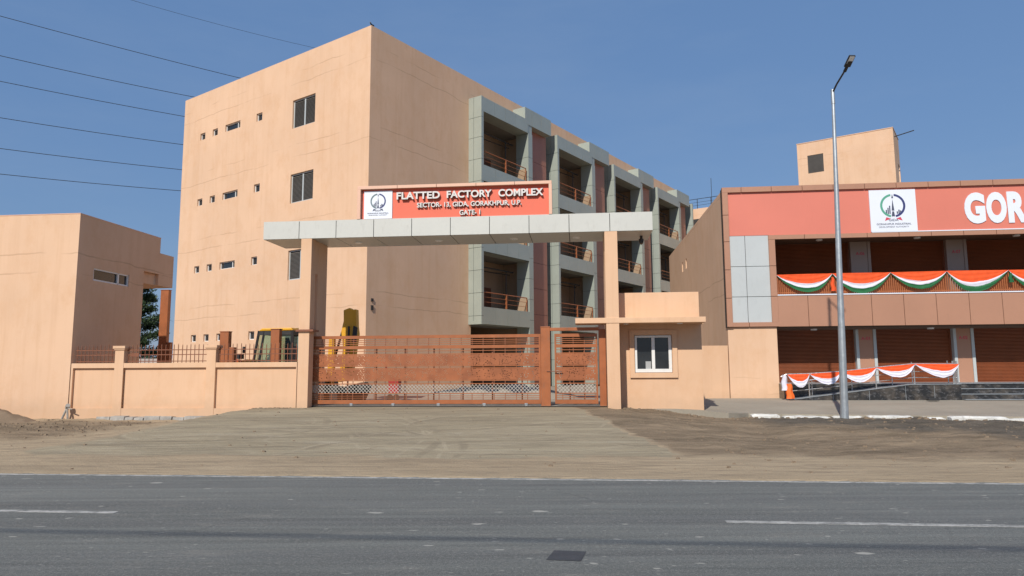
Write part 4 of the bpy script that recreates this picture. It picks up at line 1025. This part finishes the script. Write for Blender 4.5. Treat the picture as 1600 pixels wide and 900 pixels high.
# ---- things standing in the yard
def steel_post(u, v, z1, w_, label, pz=None):
    q = MB(); q.box(u-w_/2, u+w_/2, v-.12, v+.12, .3, z1); q.box(u-w_/2-.02, u+w_/2+.02, v-.14, v+.14, z1, z1+.03)
    if pz: q.box(u+w_/2, u+w_/2+.22, v-.1, v+.1, .3, pz)
    return tag(q.build('steel_post', m_gate, None, org=(u, v, .42), bevel=.01), label, 'post')
steel_post(-20.78, 33, 5.72, .42, 'tall rust brown steel post in the gap beside the outbuilding', 3.1)
steel_post(-13.22, 24.9, 3.12, .34, 'short rust brown post behind the spiked railing, beside the cream pier', 2.55)
steel_post(-11.52, 25.5, 3.23, .34, 'rust brown post standing before the glazed cab', None)
rd = thing('red_trolley', 'small red trolley behind the sliding gate, nearly hidden by its bars', 'trolley', (-7.4, 28, .43))
q = MB(); q.box(-7.75, -7.35, 27.8, 28.3, .75, 1.35); q.tube([(-7.75, 28, 1.0), (-7.95, 28, 1.95)], .03, 6); q.tube([(-7.95, 27.8, 1.95), (-7.95, 28.2, 1.95)], .03, 6); q.build('body', m_redp, rd)
for x in (-7.68, -7.42):
    q = MB(); q.tube([(x, 27.72, .56), (x, 27.8, .56)], .13, 14); q.build('wheel', m_rub, rd)
q = MB(); rows = []
for i in range(25):
    row = []
    for j in range(13):
        a, b_ = i/24, j/12; h = math.sin(math.pi*a)**.8*math.sin(math.pi*b_)**.8
        row.append((-7.2+7.4*a, 29+3*b_, .38+.62*h*(.8+.7*noise.fractal(Vector((a*9, b_*5, 1)), 1, 2, 4))))
    rows.append(row)
q.sheet(rows); o = q.build('gravel_heap', m_yard, None, org=(-4.5, 30.5, .43), smooth=True, kind='stuff'); tag(o, 'pale gravel heap in the yard seen through the gate mesh', 'gravel')
# spoil heap beside the road on the left
q = MB(); rows = []
for i in range(61):
    row = []
    for j in range(31):
        a, b_ = i/60*2-1, j/30*2-1; d = math.sqrt(a*a+b_*b_)
        h = max(0, 1-d)**1.1
        x_, y_ = -20.9+2.7*a, 22.2+1.0*b_
        row.append((x_, y_, -.06+.93*h*(1+.35*fbm(x_, y_, 1.3, 4))+.05*fbm(x_, y_, 5, 3)*(h > 0)))
    rows.append(row)
q.sheet(rows)
m_soil = conc('clodded earth', (.20, .145, .095), .5)
o = q.build('earth_heap', m_soil, None, org=(-20.6, 22.3, 0), smooth=True, kind='stuff'); tag(o, 'crumbly brown earth heap against the outbuilding wall', 'earth heap')
# clods and pebbles strewn over the roadside
q = MB(); rnd = random.Random(5)
def rock(x, y, z, s):
    i = len(q.v); n = 6
    for a in range(n): t = 2*math.pi*a/n; rr = s*rnd.uniform(.7, 1.2); q.v.append((x+rr*math.cos(t), y+rr*math.sin(t)*.8, z-.2*s))
    for a in range(n): t = 2*math.pi*a/n+.3; rr = s*rnd.uniform(.4, .8); q.v.append((x+rr*math.cos(t), y+rr*math.sin(t)*.8, z+s*rnd.uniform(.3, .6)))
    for a in range(n): q.f.append([i+a, i+(a+1) % n, i+n+(a+1) % n, i+n+a]); q.m.append(0)
    q.f.append([i+n+a for a in range(n)]); q.m.append(0)
for _ in range(1500):
    u, v = rnd.uniform(-23, 19), 11.2+12*rnd.random()**.8
    if u > 4.9 and v > kerb_v(u)-.15: continue
    if v > 23: continue
    dens = 1 if (u > drive_edge(v) or u < -14) else .25
    if rnd.random() > dens: continue
    rock(u, v, ground_z(u, v), rnd.choice([.012, .018, .025, .025, .04, .055]))
for _ in range(420):
    u = rnd.uniform(1.0, 18); v = (kerb_v(u) if u > 5 else 23.9)-rnd.uniform(.12, .6); rock(u, v, ground_z(u, v)-.01, rnd.choice([.03, .05, .07, .1]))
for _ in range(150):
    u = rnd.uniform(-12.8, -9.9); v = 23.28-rnd.uniform(0, .35); rock(u, v, ground_z(u, v), rnd.choice([.02, .03, .05]))
for _ in range(420):
    u, v = rnd.uniform(-23, -13.5), rnd.gauss(19.9, 1.1); rock(u, v, ground_z(u, v), rnd.choice([.03, .05, .08]))
o = q.build('clods', m_soil, None, org=(0, 17, 0), kind='stuff'); tag(o, 'loose clods and pebbles strewn over the roadside earth', 'pebbles')

# ---- trees in the gap
def leafmat(name, a, b2):
    m, nt, b = nmat(name)
    oi = geo_noise(nt, 1.7, detail=3); f = ramp(nt, oi, .35, .65); nt.links.new(mix(nt, f, a, b2), b.inputs['Base Color'])
    b.inputs['Roughness'].default_value = .6; b.inputs['Transmission Weight'].default_value = 0; return m
m_leaf = leafmat('tree leaves', (.030, .060, .026), (.075, .115, .050))
m_bark = paint('tree bark', (.12, .09, .065), .9, 0, .25, 4, .3)
def tree(u, v, h, spread, label, seed):
    rnd = random.Random(seed); root = thing('tree', label, 'tree', (u, v, .3))
    q = MB(); q.tube([(u, v, .2), (u+.1, v, h*.35), (u-.05, v+.1, h*.7), (u, v, h*.93)], [.22, .17, .09, .03], 8)
    clumps = []
    for i in range(26):
        z = h*(.22+.75*(i/25)); a = i*2.4+rnd.uniform(-.4, .4); L = spread*(1.05-.75*(i/25))*rnd.uniform(.6, 1.1)
        e = Vector((u+L*math.cos(a), v+L*math.sin(a), z+L*.25+rnd.uniform(-.2, .3)))
        q.tube([(u, v, z-.3), ((u+e.x)/2, (v+e.y)/2, z+.05), tuple(e)], [.07, .045, .015], 5)
        for f_ in (.45, .7, .95): clumps.append((Vector((u, v, z)).lerp(e, f_), rnd.uniform(.45, .8)))
    q.build('trunk', m_bark, root)
    q = MB()
    for c, s in clumps:
        for _ in range(230):
            d = Vector((rnd.gauss(0, 1), rnd.gauss(0, 1), rnd.gauss(0, .55))); p_ = c+d*s*.5
            a = Vector((rnd.gauss(0, 1), rnd.gauss(0, 1), rnd.gauss(0, 1))).normalized(); b_ = a.cross(Vector((rnd.random(), rnd.random(), 1))).normalized()
            L = rnd.uniform(.09, .18); w2 = L*.45
            q.face([p_-a*L, p_+b_*w2, p_+a*L, p_-b_*w2])
    q.build('crown', m_leaf, root)
tree(-39.3, 58, 9.6, 3.4, 'dark open-branched tree in the gap beside the outbuilding', 4)
tree(-46, 63, 8.0, 2.6, 'tree farther back, mostly hidden by the outbuilding', 6)
q = MB(); q.box(-60, -22, 50, 50.25, .2, 2.6); tag(q.build('brick_wall', m_hazeb, None, org=(-40, 50, .3)), 'dull far yard wall under the tree in the gap', 'wall')

# ---- overhead lines
def cable(p, q_, sag, r_, name, label, group=None, n=14):
    a, b_ = Vector(p), Vector(q_); pts = []
    for i in range(n+1):
        t = i/n; c = a.lerp(b_, t); c.z -= sag*4*t*(1-t); pts.append(c)
    mid = a.lerp(b_, .5); o_ = (mid.x, mid.y, mid.z)
    k = MB(); k.tube([tuple(x) for x in pts], r_, 5)
    return tag(k.build(name, m_cab, None, org=o_), label, 'power line', group)
WA, WB = (-90., 71.7), (-31., 122.6)
names = ['topmost dark power line in the sky left of the factory', 'second dark power line from the top, left of the factory', 'third dark power line from the top, left of the factory',
         'third power line from the bottom, left of the factory', 'second power line from the bottom, left of the factory', 'lowest power line in the sky left of the factory', 'faint thin power line crossing the sky above the factory roof']
for i, (z0, z1, s_) in enumerate([(50.74, 48.62, .83), (45.03, 45.77, 1.49), (41.18, 42.08, 1.1), (35.78, 38.71, 1.21), (31.35, 35.27, 1.22), (27.7, 32.23, 1.18), (59.41, 58.34, 2.1)]):
    cable((*WA, z0), (*WB, z1), s_, .045 if i < 6 else .025, 'power_line', names[i], 'power lines left of the factory')
# bundled cable along the near side of the road, outside the frame, whose shadow crosses the asphalt
HC = 8.2; vc = 7.13-HC/math.tan(SUN_EL)*math.cos(math.radians(15.5))
cable((-45, vc, HC), (45, vc, HC), .0, .030, 'overhead_cable', 'bundled overhead cable along the near side of the road')
